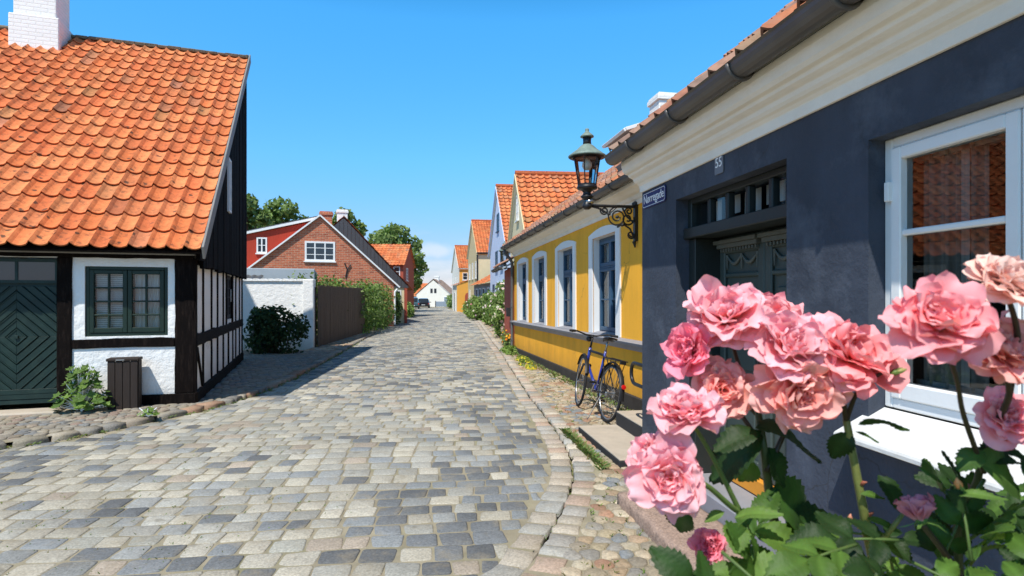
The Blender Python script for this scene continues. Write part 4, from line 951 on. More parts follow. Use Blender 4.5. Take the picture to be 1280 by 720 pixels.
cream = gable_house('cream_gabled_house', 'cream house whose gable and bright orange roof rise above the yellow house', .54, 20, -.1, 1, 6.1, 9, 3.75, 6.25, M['cream'], M['cream'], front=[(2.7,3.5,4.5,5.5,2,3,'white'),(1.2,2.2,1.1,2.4,2,3,'white'),(3.8,4.8,1.1,2.4,2,3,'white')], seed=21)
blue = gable_house('light_blue_house', 'tall pale blue house with steep gable to the street', -.24, 30, -.144, 1, 8.1, 9, 4.3, 7.85, M['lightblue'], M['lightblue'], front=[(1.6,2.7,3.1,4.2,2,3,'bluepaint'),(4.0,5.1,3.1,4.2,2,3,'bluepaint'),(3.4,4.4,5.3,6.3,2,3,'bluepaint'),(5.6,6.6,1.0,2.3,2,3,'bluepaint')], seed=22)
far_door(blue, (2.6,0,.1), (-1,0,0), (0,1,0), 1.0, 2.2, M['greyblue']); far_door(blue, (4.6,0,.1), (-1,0,0), (0,1,0), 1.0, 2.2, M['bluepaint'])
lt = empty('tiled_outbuilding', (-1.46, 40, gz(40)), rz=math.atan2(1, -.171), label='low grey-blue outbuilding with red tiled roof beside the beige house', cat='outbuilding')
b = MB(); b.poly([(0,0,-.3),(0,0,2.55),(10.5,0,2.55),(10.5,0,-.3)]); b.poly([(0,0,-.3),(0,-4,-.3),(0,-4,4.7),(0,0,2.55)]); b.poly([(0,-4,0),(10.5,-4,0),(10.5,-4,4.7),(0,-4,4.7)]); b.build('wall', M['greyblue'], lt)
b = MB(); pantiles(b, (10.5,.35,2.5), (-1,0,0), Vector((0,-1,.54)), 10.7, 5., .27, .36, random.Random(4), nx=4, amp=.04, tilt=.05); b.build('roof', M['tile'], lt)
for x in (1.4, 4.0, 6.4, 8.6): far_door(lt, (x,0,.05), (-1,0,0), (0,1,0), 1.1, 2.1, M['slate'] if x > 3 else M['bluepaint'])
beige = gable_house('beige_gabled_house', 'tall beige two-storey house with gable to the street and orange roof', -3.0, 52, -.182, 1, 8.1, 11, 5.6, 8.75, M['beige'], M['cream'], front=[(1.0,2.0,3.3,4.8,2,3,'white'),(3.5,4.5,3.3,4.8,2,3,'white'),(6.0,7.0,3.3,4.8,2,3,'white'),(1.0,2.0,.9,2.3,2,3,'white'),(6.0,7.0,.9,2.3,2,3,'white')], seed=23)
b = MB(); b.tube([(-.06,.06,5.3),(-.06,.06,.1)], .06, 8); b.tube([(-.2,.1,5.45),(-.2,-11,5.45)], .08, 8); b.build('downpipe', M['iron'], beige)
oh = empty('orange_lean_to', (-4.9, 66, gz(66)), rz=math.atan2(1, -.19), label='small orange rendered lean-to with a brown arched door', cat='outbuilding')
b = MB(); b.poly([(0,1.25,-.3),(0,-3,-.3),(0,-3,4.4),(0,1.25,3.0)]); b.build('wall', M['ochre'], oh); b = MB(); b.poly([(0,1.25,-.3),(0,1.25,3.0),(5,1.25,3.0),(5,1.25,-.3)]); b.build('front_wall', M['offwhite'], oh); far_door(oh, (2.6,1.25,.0), (-1,0,0), (0,1,0), 1.0, 2.1, M['slate'])
b = MB(); pantiles(b, (5,1.45,2.98), (-1,0,0), Vector((0,-1,.33)), 5.1, 4.7, .3, .4, random.Random(4), nx=4, amp=.04, tilt=.05); b.build('roof', M['tile'], oh)
b = MB(); P = [(-.02,-.55,.1),(-.02,.35,.1),(-.02,.35,1.7)]+[(-.02,-.1+.45*math.cos(t),1.7+.45*math.sin(t)) for t in (math.pi*k/8 for k in range(1,8))]+[(-.02,-.55,1.7)]; b.prism(P, (.04,0,0)); b.build('arched_door', M['redwall'], oh)
white = gable_house('white_and_orange_house', 'far white-fronted house with orange side wall and orange roof', -6.4, 72, -.175, 1, 12., 12, 5.2, 8.3, M['offwhite'], M['ochre'], front=[(2,3.2,3.0,4.4,2,3,'white'),(5.4,6.6,3.0,4.4,2,3,'white'),(8.8,10,3.0,4.4,2,3,'white'),(2,3.2,.9,2.2,2,3,'white'),(8.8,10,.9,2.2,2,3,'white')], side=[(-1.0,-.4,3.7,4.6,1,2,'white')], seed=24, gauge=.4, tw=.3)
# white gabled house that closes the street, and neighbours
fw = empty('white_gabled_house', (-13.8, 104, gz(104)), rz=rad(-3), label='white gabled house closing the far end of the street', cat='house')
b = MB(); b.poly([(-3.0,0,-.4),(3.0,0,-.4),(3.0,0,2.2),(0,0,4.7),(-3.0,0,2.2)]); b.poly([(3.0,0,-.4),(3.0,9,-.4),(3.0,9,2.2),(3.0,0,2.2)]); b.poly([(-3,9,-.4),(-3,0,-.4),(-3,0,2.2),(-3,9,2.2)]); b.build('wall', M['offwhite'], fw)
b = MB(); GP = [lin('#a58b7c'), lin('#b09686'), lin('#9a8476')]
pantiles(b, (3.3,-.2,2.05), (0,1,0), (-3.3,0,2.85), 9.3, 4.36, .4, .45, random.Random(8), pal=GP, nx=4, amp=.05); pantiles(b, (-3.3,9.2,2.05), (0,-1,0), (3.3,0,2.85), 9.3, 4.36, .4, .45, random.Random(8), pal=GP, nx=4, amp=.05); b.build('roof', M['tilegrey'], fw)
for x in (-.55, .12): far_window(fw, (x,0,2.4), (1,0,0), (0,-1,0), .42, .8, 1, 2, M['slate'], sill=False)
far_door(fw, (1.9,0,-.3), (1,0,0), (0,-1,0), 1.0, 2.0, M['greyblue']); chimney(fw, -.4, .4, 3., 3.6, 4.3, 5.5, M['whitebrick'])
lw = empty('low_grey_gate', (-11.7, 99, gz(99)), label='low grey gate beside the far white gabled house', cat='gate')
b = MB(); b.box(-1.0,1.0,-.05,.05,.1,.95); 
b.build('gate_leaf', M['greyblue'], lw, bevel=.02); b = MB(); b.box(-1.15,-1.0,-.08,.08,-.2,1.05); b.box(1.0,1.15,-.08,.08,-.2,1.05); b.build('post', M['slate'], lw, bevel=.02)
fo = empty('orange_roofed_house', (-18.5, 108, gz(108)), label='far low house with orange roof left of the white gable', cat='house')
b = MB(); b.poly([(-6,0,-.3),(4,0,-.3),(4,0,1.9),(-6,0,1.9)]); b.poly([(4,0,-.3),(4,7,-.3),(4,7,1.9),(4,3.5,4.2),(4,0,1.9)]); b.build('wall', M['offwhite'], fo)
b = MB(); pantiles(b, (-6.2,-.3,1.9), (1,0,0), Vector((0,3.8,2.4)), 10.4, 4.5, .4, .45, random.Random(1), nx=4, amp=.05); b.build('roof', M['tile'], fo)

# ------------------------------------------------------------------ left side beyond the timber house
gw = empty('garden_wall', (-6.02, 17.05, gz(17)), rz=.16, label='white brick garden wall with scalloped coping beside the fence', cat='wall')
b = MB(); b.box(-3.0, 0, 0, .3, -.1, 1.98); b.build('brickwork', M['limewash'], gw, bevel=.01)
b = MB()
for k in range(15):
    x = -2.9+.2*k; n = 7; P = [(x+.1*math.cos(math.pi*j/n), 1.97+.075*math.sin(math.pi*j/n)) for j in range(n+1)]
    b.prism([(p[0], -.05, p[1]) for p in P][::-1], (0, .4, 0))
b.build('coping', M['limewash'], gw)
gp = MB(); gp.box(.003, .30, -.06, .33, -.1, 2.03); gp.build('end_pillar', M['limewash'], gw, bevel=.02)
fs = empty('flat_roofed_shed', (-7.35, 18.9, gz(19)), rz=rad(17), label='pale grey flat-roofed shed behind the white garden wall', cat='shed')
b = MB(); b.box(-2.2, .8, 0, 3, -.1, 2.05); b.build('wall', M['limewash'], fs); b = MB(); b.box(-2.35, 1.0, -.25, 3.2, 2.055, 2.42); b.build('flat_roof', M['flatroof'], fs, bevel=.015)
b = MB(); n = 30
pr = None
for i in range(n+1):
    x = -2.0+1.5*i/n; e = (b.vert((x, -1.35, 2.03+.02*math.sin(i*1.6))), b.vert((x, -.3, 2.2+.02*math.sin(i*1.6))))
    if pr: b.face([pr[0], e[0], e[1], pr[1]])
    pr = e
b.build('corrugated_canopy', M['zinc'], fs)
fe = empty('board_fence', (-5.66, 17.25, gz(17.2)), rz=math.atan2(7., -.4), label='dark brown upright board fence with hedge growing over it', cat='fence')
b = MB(); x = .0; rf2 = random.Random(4)
while x < 7.1: b.box(x, x+.135, -.012+rf2.uniform(-.004,.004), .012, .06, 1.86+rf2.uniform(-.02,.015)); x += .145
b.build('boards', M['fence'], fe, bevel=.004)
b = MB(); b.box(0,7.15,.013,.06,.3,.4); b.box(0,7.15,.013,.06,1.5,1.6); b.build('rail', M['fence'], fe)
for x in (.05, 2.4, 4.75, 7.1): b = MB(); b.box(x-.05,x+.05,.061,.16,-.1,1.8); b.build('post', M['fence'], fe)
# red brick gabled house
bh = empty('brick_gabled_house', (-9.73, 30, gz(30)), rz=rad(18.9), label='red brick gabled house with white bargeboards and red boarded dormer', cat='house')
b = MB(); b.poly([(-4.2,0,-.3),(3.7,0,-.3),(3.7,0,2.3),(0,0,5.6),(-4.2,0,2.2)]); b.build('gable_wall', M['brick'], bh)
b = MB(); b.poly([(3.7,0,-.3),(3.7,3.4,-.3),(3.7,3.4,2.3),(3.7,0,2.3)]); b.build('side_wall', M['redwall'], bh); b = MB(); b.poly([(-4.2,0,-.3),(-4.2,0,2.2),(-4.2,3.4,2.2),(-4.2,3.4,-.3)]); b.build('side_wall', M['redwall'], bh)
b = MB(); pantiles(b, (3.95,-.1,2.12), (0,1,0), (-3.95,0,3.55), 3.4, 5.31, .27, .36, random.Random(5), nx=4); pantiles(b, (-4.4,3.3,2.1), (0,-1,0), (4.4,0,3.55), 3.4, 5.6, .27, .36, random.Random(5), nx=4); rb_ = b.build('roof', M['tile_old'], bh)
b = MB(); b.bar((-4.5,-.08,1.98),(0,-.08,5.68),.07,.15,up=(0,1,0)); b.bar((4.0,-.08,2.05),(0,-.08,5.68),.07,.15,up=(0,1,0)); b.build('bargeboard', M['white'], bh)
wn = far_window(bh, (-.73,0,3.36), (1,0,0), (0,-1,0), 1.46, 1.0, 3, 3, M['white'], fw=.09)
b = MB(); b.tube([(1.25,-.03,2.55),(1.33,-.05,2.95),(1.2,-.05,3.28)],.035,6); b.tube([(1.33,-.05,2.95),(1.5,-.05,3.2)],.03,6); b.build('wall_anchor', M['iron'], bh)
chimney(bh, .02, .62, .7, 1.3, 5.1, 6.0, M['brick'])
b = MB(); b.prism([(-3.55,.25,2.5),(-.2,.25,5.25),(-.2,.25,5.42),(-3.55,.25,4.58)][::-1], (0,2.6,0)); dm = b.build('dormer', M['red'], bh)
b = MB(); b.bar((-4.0,.2,4.56),(.0,.2,5.6),.14,.2,up=(0,1,0)); b.build('fascia', M['white'], dm)
b = MB(); b.prism([(-3.7,.1,4.68),(-.05,.1,5.64),(-.05,3,5.64),(-3.7,3,4.68)], (0,0,.05)); b.build('dormer_roof', M['slate'], dm)
far_window(bh, (-2.98,.25,3.72), (1,0,0), (0,-1,0), .48, .78, 2, 2, M['white'], fw=.07)
b = MB(); b.tube([(3.9,.0,2.0),(3.75,.0,1.8),(3.75,.0,.1)], .05, 8); b.build('downpipe', M['white'], bh)
far_door(bh, (3.7,.7,.05), (0,1,0), (1,0,0), .95, 2.0, M['doordark'])
# dark boarded gable behind it
kb = empty('dark_boarded_house', (-9.65, 34.0, gz(34)), rz=rad(18.9), label='house with dark grey boarded gable behind the brick house', cat='house')
b = MB(); x = -4.2
zt = lambda x: 6.1-(1.06*x if x > 0 else -.9*x)
rk = random.Random(3)
while x < 3.75:
    x2 = min(x+.22, 3.75); dd_ = rk.uniform(0,.02)
    zb = 2.1
    b.prism([(x,-dd_,zb),(x2-.012,-dd_,zb),(x2-.012,-dd_,max(zb+.02,zt(x2))),(x,-dd_,max(zb+.02,zt(x)))], (0,.05,0)); x = x2
b.build('gable_boarding', M['slate'], kb)
b = MB(); b.box(-4.1,3.45,.06,8,-.3,2.1); b.build('wall', M['cream'], kb); far_window(kb, (2.65,.06,1.0), (1,0,0), (0,-1,0), .62, .95, 1, 3, M['white'])
b = MB(); b.box(3.46,3.62,.0,.2,-.3,2.12); b.build('corner_post', M['redwall'], kb)
b = MB(); pantiles(b, (3.95,-.12,1.95), (0,1,0), (-3.95,0,4.25), 8, 5.8, .3, .4, random.Random(5), nx=4); pantiles(b, (-4.4,8,2.2), (0,-1,0), (4.4,0,4.0), 8, 5.95, .3, .4, random.Random(5), nx=4); b.build('roof', M['tile_old'], kb)
chimney(kb, -.3, .3, 1.6, 2.2, 5.6, 6.8, M['whitebrick'])
# further tiled house with red upper storey
rh2 = empty('red_walled_house', (-11.2, 46, gz(46)), label='red walled house with plain orange roof in front of the far trees', cat='house')
b = MB(); b.box(-3,2.75,0,5,-.3,4.2); b.poly([(2.75,0,4.2),(2.75,5,4.2),(2.75,2.5,5.8)]); b.build('wall', M['redwall'], rh2)
b = MB(); pantiles(b, (-3.1,-.3,4.05), (1,0,0), Vector((0,2.8,1.85)), 6.0, 3.36, .28, .36, random.Random(6), nx=4, amp=.045); pantiles(b, (2.9,5.3,4.05), (-1,0,0), Vector((0,-2.8,1.85)), 6.0, 3.36, .28, .36, random.Random(6), nx=4, amp=.045); b.build('roof', M['tile'], rh2)
far_window(rh2, (2.0,0,3.15), (1,0,0), (0,-1,0), .5, .8, 1, 2, M['white']); far_window(rh2, (2.75,1.2,2.9), (0,1,0), (1,0,0), .8, 1.0, 2, 2, M['white'])

# ------------------------------------------------------------------ trees and plants
GREENS = [(.17,.25,.075), (.14,.215,.06), (.21,.29,.09), (.11,.17,.05), (.26,.34,.12)]
BRIGHT = [(.16,.26,.05), (.20,.31,.07), (.13,.22,.045), (.24,.35,.09)]
DARKG = [(.03,.055,.02), (.04,.07,.025), (.05,.085,.03)]
def tree(name, label, x, y, h, r, n, seed, pal=GREENS, crown_z=.62, size=.34, lobes=11):
    rn = random.Random(seed); t = empty(name, (x, y, gz(y)), label=label, cat='tree', group='trees rising behind the houses')
    b = MB(); b.tube([(0,0,-.3),(.05,0,h*.2),(-.05,.05,h*.45),(0,0,h*.8)], [.28,.22,.16,.05], 8)
    blobs = []
    for k in range(lobes):
        a = k*2.4+rn.uniform(-.4,.4); q = (k+.5)/lobes; zz = h*(.32+.56*q); rr = r*.62*math.sin(math.pi*(.18+.72*q))
        c = Vector((rr*math.cos(a), rr*math.sin(a), zz)); s = r*rn.uniform(.32,.52)
        blobs.append((c, (s, s, s*rn.uniform(.65,.85))))
        b.tube([(0,0,max(h*.15, zz-h*.25)), (c.x*.5,c.y*.5,zz-h*.1), tuple(c)], [.1,.06,.02], 5)
    b.build('trunk', M['bark'], t, smooth=True)
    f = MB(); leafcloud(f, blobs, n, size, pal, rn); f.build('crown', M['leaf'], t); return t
tree('tree', 'tree crown showing beside the timber house gable, leftmost of the trees', -21.9, 49, 10.9, 2.3, 5200, 31, crown_z=.6)
tree('tree', 'rounded tree above the red dormer of the brick house', -21.7, 56, 11.4, 3.9, 7600, 32)
tree('tree', 'tree crown peeping out between the brick and white chimneys', -17.0, 60, 11.4, 2.5, 3600, 33)
tree('tree', 'large broad tree behind the orange roof of the red walled house', -13.3, 66, 9.9, 3.9, 8000, 34)
tree('tree', 'small dark tree to the right of the far white gable', -9.9, 118, 5.6, 1.9, 2200, 35, pal=DARKG)
tree('tree', 'low green tree between the parked cars and the red walled house', -17.5, 79, 4.6, 2.0, 2600, 36)
def shrub(name, label, x, y, blobs, n, size, pal, seed, cat='shrub', group=None, flowers=None, stems=True, aspect=1.5, parts='foliage'):
    rn = random.Random(seed); t = empty(name, (x, y, gz(y)), label=label, cat=cat, group=group)
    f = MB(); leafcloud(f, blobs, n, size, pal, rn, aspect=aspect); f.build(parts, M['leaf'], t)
    if stems:
        b = MB()
        for c, r in blobs:
            for _ in range(3): b.tube([(c[0]*.3+rn.uniform(-.05,.05), c[1]*.3, 0), (c[0]*.7+rn.uniform(-.08,.08), c[1]*.7, c[2]*.6), (c[0]+rn.uniform(-.5,.5)*r[0], c[1]+rn.uniform(-.5,.5)*r[1], c[2]+r[2]*.4)], [.014,.01,.004], 5)
        b.build('stems', M['bark'], t, smooth=True)
    if flowers:
        num, pals, fs_ = flowers; many = num > 70; fl = MB()
        for _ in range(num):
            if not many: fl = MB()
            c, r = rn.choice(blobs); d = Vector((rn.gauss(0,1), rn.gauss(0,1)-.6, rn.gauss(.3,1))).normalized(); p = Vector(c)+Vector((d.x*r[0], d.y*r[1], d.z*r[2]))*1.03
            k = rn.choice(pals); x_ = d.orthogonal().normalized(); y_ = d.cross(x_)
            ctr = fl.vert(p+d*fs_*.1, mulc(k, .8))
            ring = [fl.vert(p+(x_*math.cos(a)+y_*math.sin(a))*fs_*(.5 if j % 2 else .36)+d*fs_*.25, k) for j, a in enumerate(2*math.pi*q/10 for q in range(10))]
            for q in range(10): fl.face([ctr, ring[q], ring[(q+1) % 10]])
            if not many: fl.build('flower', M['bloomdots'], t)
        if many: tag(fl.build('flowers', M['bloomdots'], t), kind='stuff')
    return t
shrub('hedge', 'clipped green hedge rising over the brown board fence', -6.2, 24, [((.15-.05*k-.30*(k<6), -6+1.0*k, 1.25 if k < 6 else 1.0), (.55 if k < 6 else .8, .95, 1.02 if k < 6 else 1.2)) for k in range(13)], 15000, .085, BRIGHT+[mulc(g, .7) for g in GREENS]+GREENS, 41, cat='hedge')
shrub('dark_bush', 'dark shaded bush against the white garden wall', -6.0, 15.2, [((-.35,0,.55),(.5,.45,.6)),((.2,.05,.5),(.5,.45,.55)),((-.1,-.1,.85),(.5,.4,.45)),((.45,.1,.8),(.3,.3,.3)),((-.55,.1,.9),(.25,.3,.35))], 3200, .075, DARKG, 42, cat='bush')
shrub('climbing_bush', 'tall leafy bush at the corner of the dark boarded house', -6.7, 33, [((0,0,.8),(.55,.9,.85)),((-.15,1.0,1.2),(.5,.9,.8)),((0,-.8,.5),(.4,.5,.5))], 3200, .10, GREENS+DARKG, 43, cat='bush')
shrub('low_bush', 'low green bush standing farthest along the opposite kerb', -8.05, 45, [((0,0,.5),(.7,.9,.55)),((-.2,1.2,.6),(.6,.8,.6))], 1700, .12, BRIGHT+GREENS, 44, cat='bush')
HOL = [lin('#f3e9d8'), lin('#f0c9cf'), lin('#e98da5'), lin('#fff3e0')]
shrub('hollyhock_bush', 'bright green hollyhock clump in front of the beige house', -2.15, 40, [((0,0,.7),(.75,1.2,.8)),((-.5,3,.75),(.7,1.3,.85)),((.5,1.2,1.0),(.7,1.0,.8)),((-.9,5.5,.7),(.7,1.3,.7))], 5200, .13, BRIGHT+GREENS, 45, cat='flowering bush', flowers=(48, HOL, .15))
shrub('hollyhock_bush', 'darker tall hollyhock clump before the pale blue house', -.85, 31, [((0,0,.75),(.5,1.0,.85)),((.15,-.9,1.05),(.42,.7,.75)),((-.35,1.6,.9),(.5,.9,.95))], 3600, .11, GREENS+BRIGHT[:2], 46, cat='flowering bush', flowers=(56, HOL, .13))
shrub('climbing_rose', 'pale flowering climbing rose beside the red-brown house', -.42, 22.2, [((0,0,.8),(.32,.7,.85)),((.05,.8,1.3),(.35,.6,.8)),((.0,-.6,.6),(.25,.4,.5))], 3000, .075, GREENS+BRIGHT[:1], 47, cat='climbing rose', flowers=(60, [lin('#fff4e4'), lin('#f8e6d0'), lin('#f5d5cf')], .13))
shrub('orange_flowers', 'low clump of orange flowers at the foot of the red-brown house', -.02, 17.6, [((0,0,.22),(.25,.6,.25)),((-.1,.8,.25),(.22,.4,.25))], 900, .06, GREENS, 48, cat='flowers', flowers=(40, [lin('#f08a1c'), lin('#f6a821'), lin('#ffc83a')], .09), stems=False)
shrub('stonecrop', 'yellow flowering stonecrop on the cobbles by the yellow house', .30, 13.1, [((0,0,.03),(.16,.5,.07)),((.1,-.75,.03),(.12,.3,.06)),((-.05,.9,.03),(.16,.4,.07))], 1500, .03, BRIGHT, 49, cat='plant', flowers=(260, [lin('#e6d32c'), lin('#f2e14a'), lin('#c9c232')], .035), stems=False)
shrub('grass_clump', 'green grass clump on the cobbles below the downpipe', .0, 15.7, [((0,0,.06),(.22,.5,.13)),((-.1,.7,.05),(.2,.4,.1))], 900, .035, BRIGHT, 50, cat='grass', stems=False, aspect=4.)
shrub('wall_climber', 'green climber at the gate beside the far white house', -10.4, 100, [((0,0,1.0),(.8,.8,1.2)),((.4,-3,.8),(.7,1.5,1.0))], 900, .2, GREENS, 51, cat='climber')
# weeds in the joints along walls and kerb: nobody could count them
wd = MB(); rw_ = random.Random(77)
def tuft(x, y, z, s, n=5):
    for _ in range(n):
        a = rw_.uniform(0, 6.28); l = s*rw_.uniform(.5, 1.2); d = Vector((math.cos(a), math.sin(a), 0)); k = rw_.choice(BRIGHT+GREENS)
        if rw_.random() < .3: k = (.28,.24,.10)
        p = Vector((x, y, z)); q = Vector((-d.y, d.x, 0))*l*.13
        wd.face([wd.vert(p-q, mulc(k,.7)), wd.vert(p+q, mulc(k,.7)), wd.vert(p+d*l*.45+Vector((0,0,l*.6))+q*.6, k), wd.vert(p+d*l*.9+Vector((0,0,l*.7)), k)])
for _ in range(520):
    y = rw_.uniform(6.5, 16); tuft(yelX(y)-.06-abs(rw_.gauss(0,.10)), y, gz(y)+.02, .05)
for _ in range(500):
    y = 2.2+rw_.random()**1.3*20; tuft(Rk(y)+rw_.gauss(.01,.03), y, gz(y)-.004, .017, 3)
for _ in range(700):
    y = 2.4+rw_.random()**1.3*13; x = rw_.uniform(Rk(y)+.2, rightwall(y)); tuft(x, y, gz(y)+.016, .028, 4)
for _ in range(420):
    y = 4.5+rw_.random()**1.4*16; tuft(Lk(y)+rw_.gauss(.04,.03), y, gz(y)+.0, .04)
for _ in range(240): 
    x = rw_.uniform(.1,1.55); p = D.matrix_basis @ Vector((x, .27+abs(rw_.gauss(0,.03)), .01)); tuft(p.x, p.y, .012, .06)
for _ in range(1700):
    y = 2.6+rw_.random()**1.5*14; x = rw_.uniform(max(Lk(y), -y*.95), Rk(y)-.3)
    if mnoise.noise(Vector((x*.6, y*.6, 9))) > .05: tuft(x, y, gz(y)-.004, .022, 3)
o = wd.build('weeds', M['leaf']); tag(o, 'small grass and weeds growing in the joints of the paving', 'weeds', kind='stuff')
# broad-leaved plant and weed by the timber house
def leafy(name, label, x, y, z0, n, h, spread, ls, seed, pal):
    rn = random.Random(seed); t = empty(name, (x, y, z0), label=label, cat='plant'); f = MB(); s = MB()
    for k in range(n):
        a = rn.uniform(0, 6.28); q = rn.random(); hh = h*(.12+.88*q); rr = spread*(1-.62*q)*rn.uniform(.25, 1.)
        p = Vector((rr*math.cos(a), rr*math.sin(a)*.8, hh)); nn = Vector((math.cos(a)*.5+rn.gauss(0,.2), math.sin(a)*.5-.25+rn.gauss(0,.2), 1)).normalized()
        s.tube([(rr*.15*math.cos(a), rr*.12*math.sin(a), hh*.35), tuple(p)], [.006,.003], 4)
        x_ = nn.orthogonal().normalized(); x_ = Matrix.Rotation(rn.uniform(0,6.28),3,nn) @ x_; y_ = nn.cross(x_); sz = ls*rn.uniform(.55,1.2)*(1.1-.5*q); kk = mulc(rn.choice(pal), rn.uniform(.75,1.2))
        c = f.vert(p, mulc(kk,.8)); m_ = 15; ring = []
        for j in range(m_):
            t_ = 2*math.pi*j/m_; rad_ = sz*(.5+.13*math.cos(5*t_))*(.86 if j == 0 else 1); ring.append(f.vert(p+(x_*math.cos(t_)+y_*math.sin(t_))*rad_+nn*sz*(.10*math.cos(5*t_)+.06), kk))
        for j in range(m_): f.face([c, ring[j], ring[(j+1) % m_]])
    for k in range(4): a = k*1.7; s.tube([(0,0,0),(.04*math.cos(a),.04*math.sin(a),h*.5),(.10*math.cos(a),.08*math.sin(a),h)], [.012,.009,.004], 5)
    f.build('leaves', M['leaf'], t); s.build('stems', M['stem'], t); return t
leafy('leafy_plant', 'broad-leaved green plant beside the brown slatted bin', -5.35, 7.36, .06, 190, .56, .36, .125, 61, [(.17,.27,.05),(.14,.24,.05),(.2,.31,.08),(.11,.19,.04)])
leafy('leafy_weed', 'small green weed growing from the kerb stones', -4.33, 7.05, .07, 26, .10, .13, .07, 62, [(.17,.28,.05),(.2,.31,.07)])
# ------------------------------------------------------------------ slatted bin by the timber house
bn = empty('slatted_bin', (-4.99, 7.63, .05), rz=math.atan2(.324,.946)+.02, label='brown slatted wooden bin standing against the white panel under the green window', cat='bin')
b = MB(); b.box(-.155,.155,-.075,.08,.02,.60); b.build('inner_box', M['tar'], bn)
b = MB()
for k in range(4): x = -.165+.083*k; b.box(x, x+.079, -.098, -.077, .01, .62)
for k in range(2):
    for s_ in (-1,1): b.box(s_*.156, s_*.174, -.075+.08*k, .001+.08*k, .01, .62)
b.build('slats', M['binwood'], bn, bevel=.005)
b = MB(); b.box(-.182,.182,-.11,.10,.621,.657); b.build('lid', M['binwood'], bn, bevel=.008)
b = MB(); b.box(-.075,.02,-.113,-.1101,.63,.645); b.build('label_plate', M['steel'], bn)
gb_ = empty('grey_garden_bin', (-6.6, 15.75, gz(15)), rz=.5, label='dark grey bin half hidden by the shaded bush', cat='bin')
b = MB(); b.prism([(-.26,-.25,.1),(.26,-.25,.1),(.28,-.3,1.1),(-.28,-.3,1.1)],(0,.52,0)); b.build('body', M['slate'], gb_, bevel=.03); b = MB(); b.box(-.31,.31,-.34,.28,1.1,1.17); b.build('lid', M['slate'], gb_, bevel=.03)
for s_ in (-1,1): b = MB(); b.lathe([(.1,s_*.24-.025),(.1,s_*.24+.025)], (0,.2,.1), 14, axis='x'); b.build('wheel', M['rubber'], gb_)

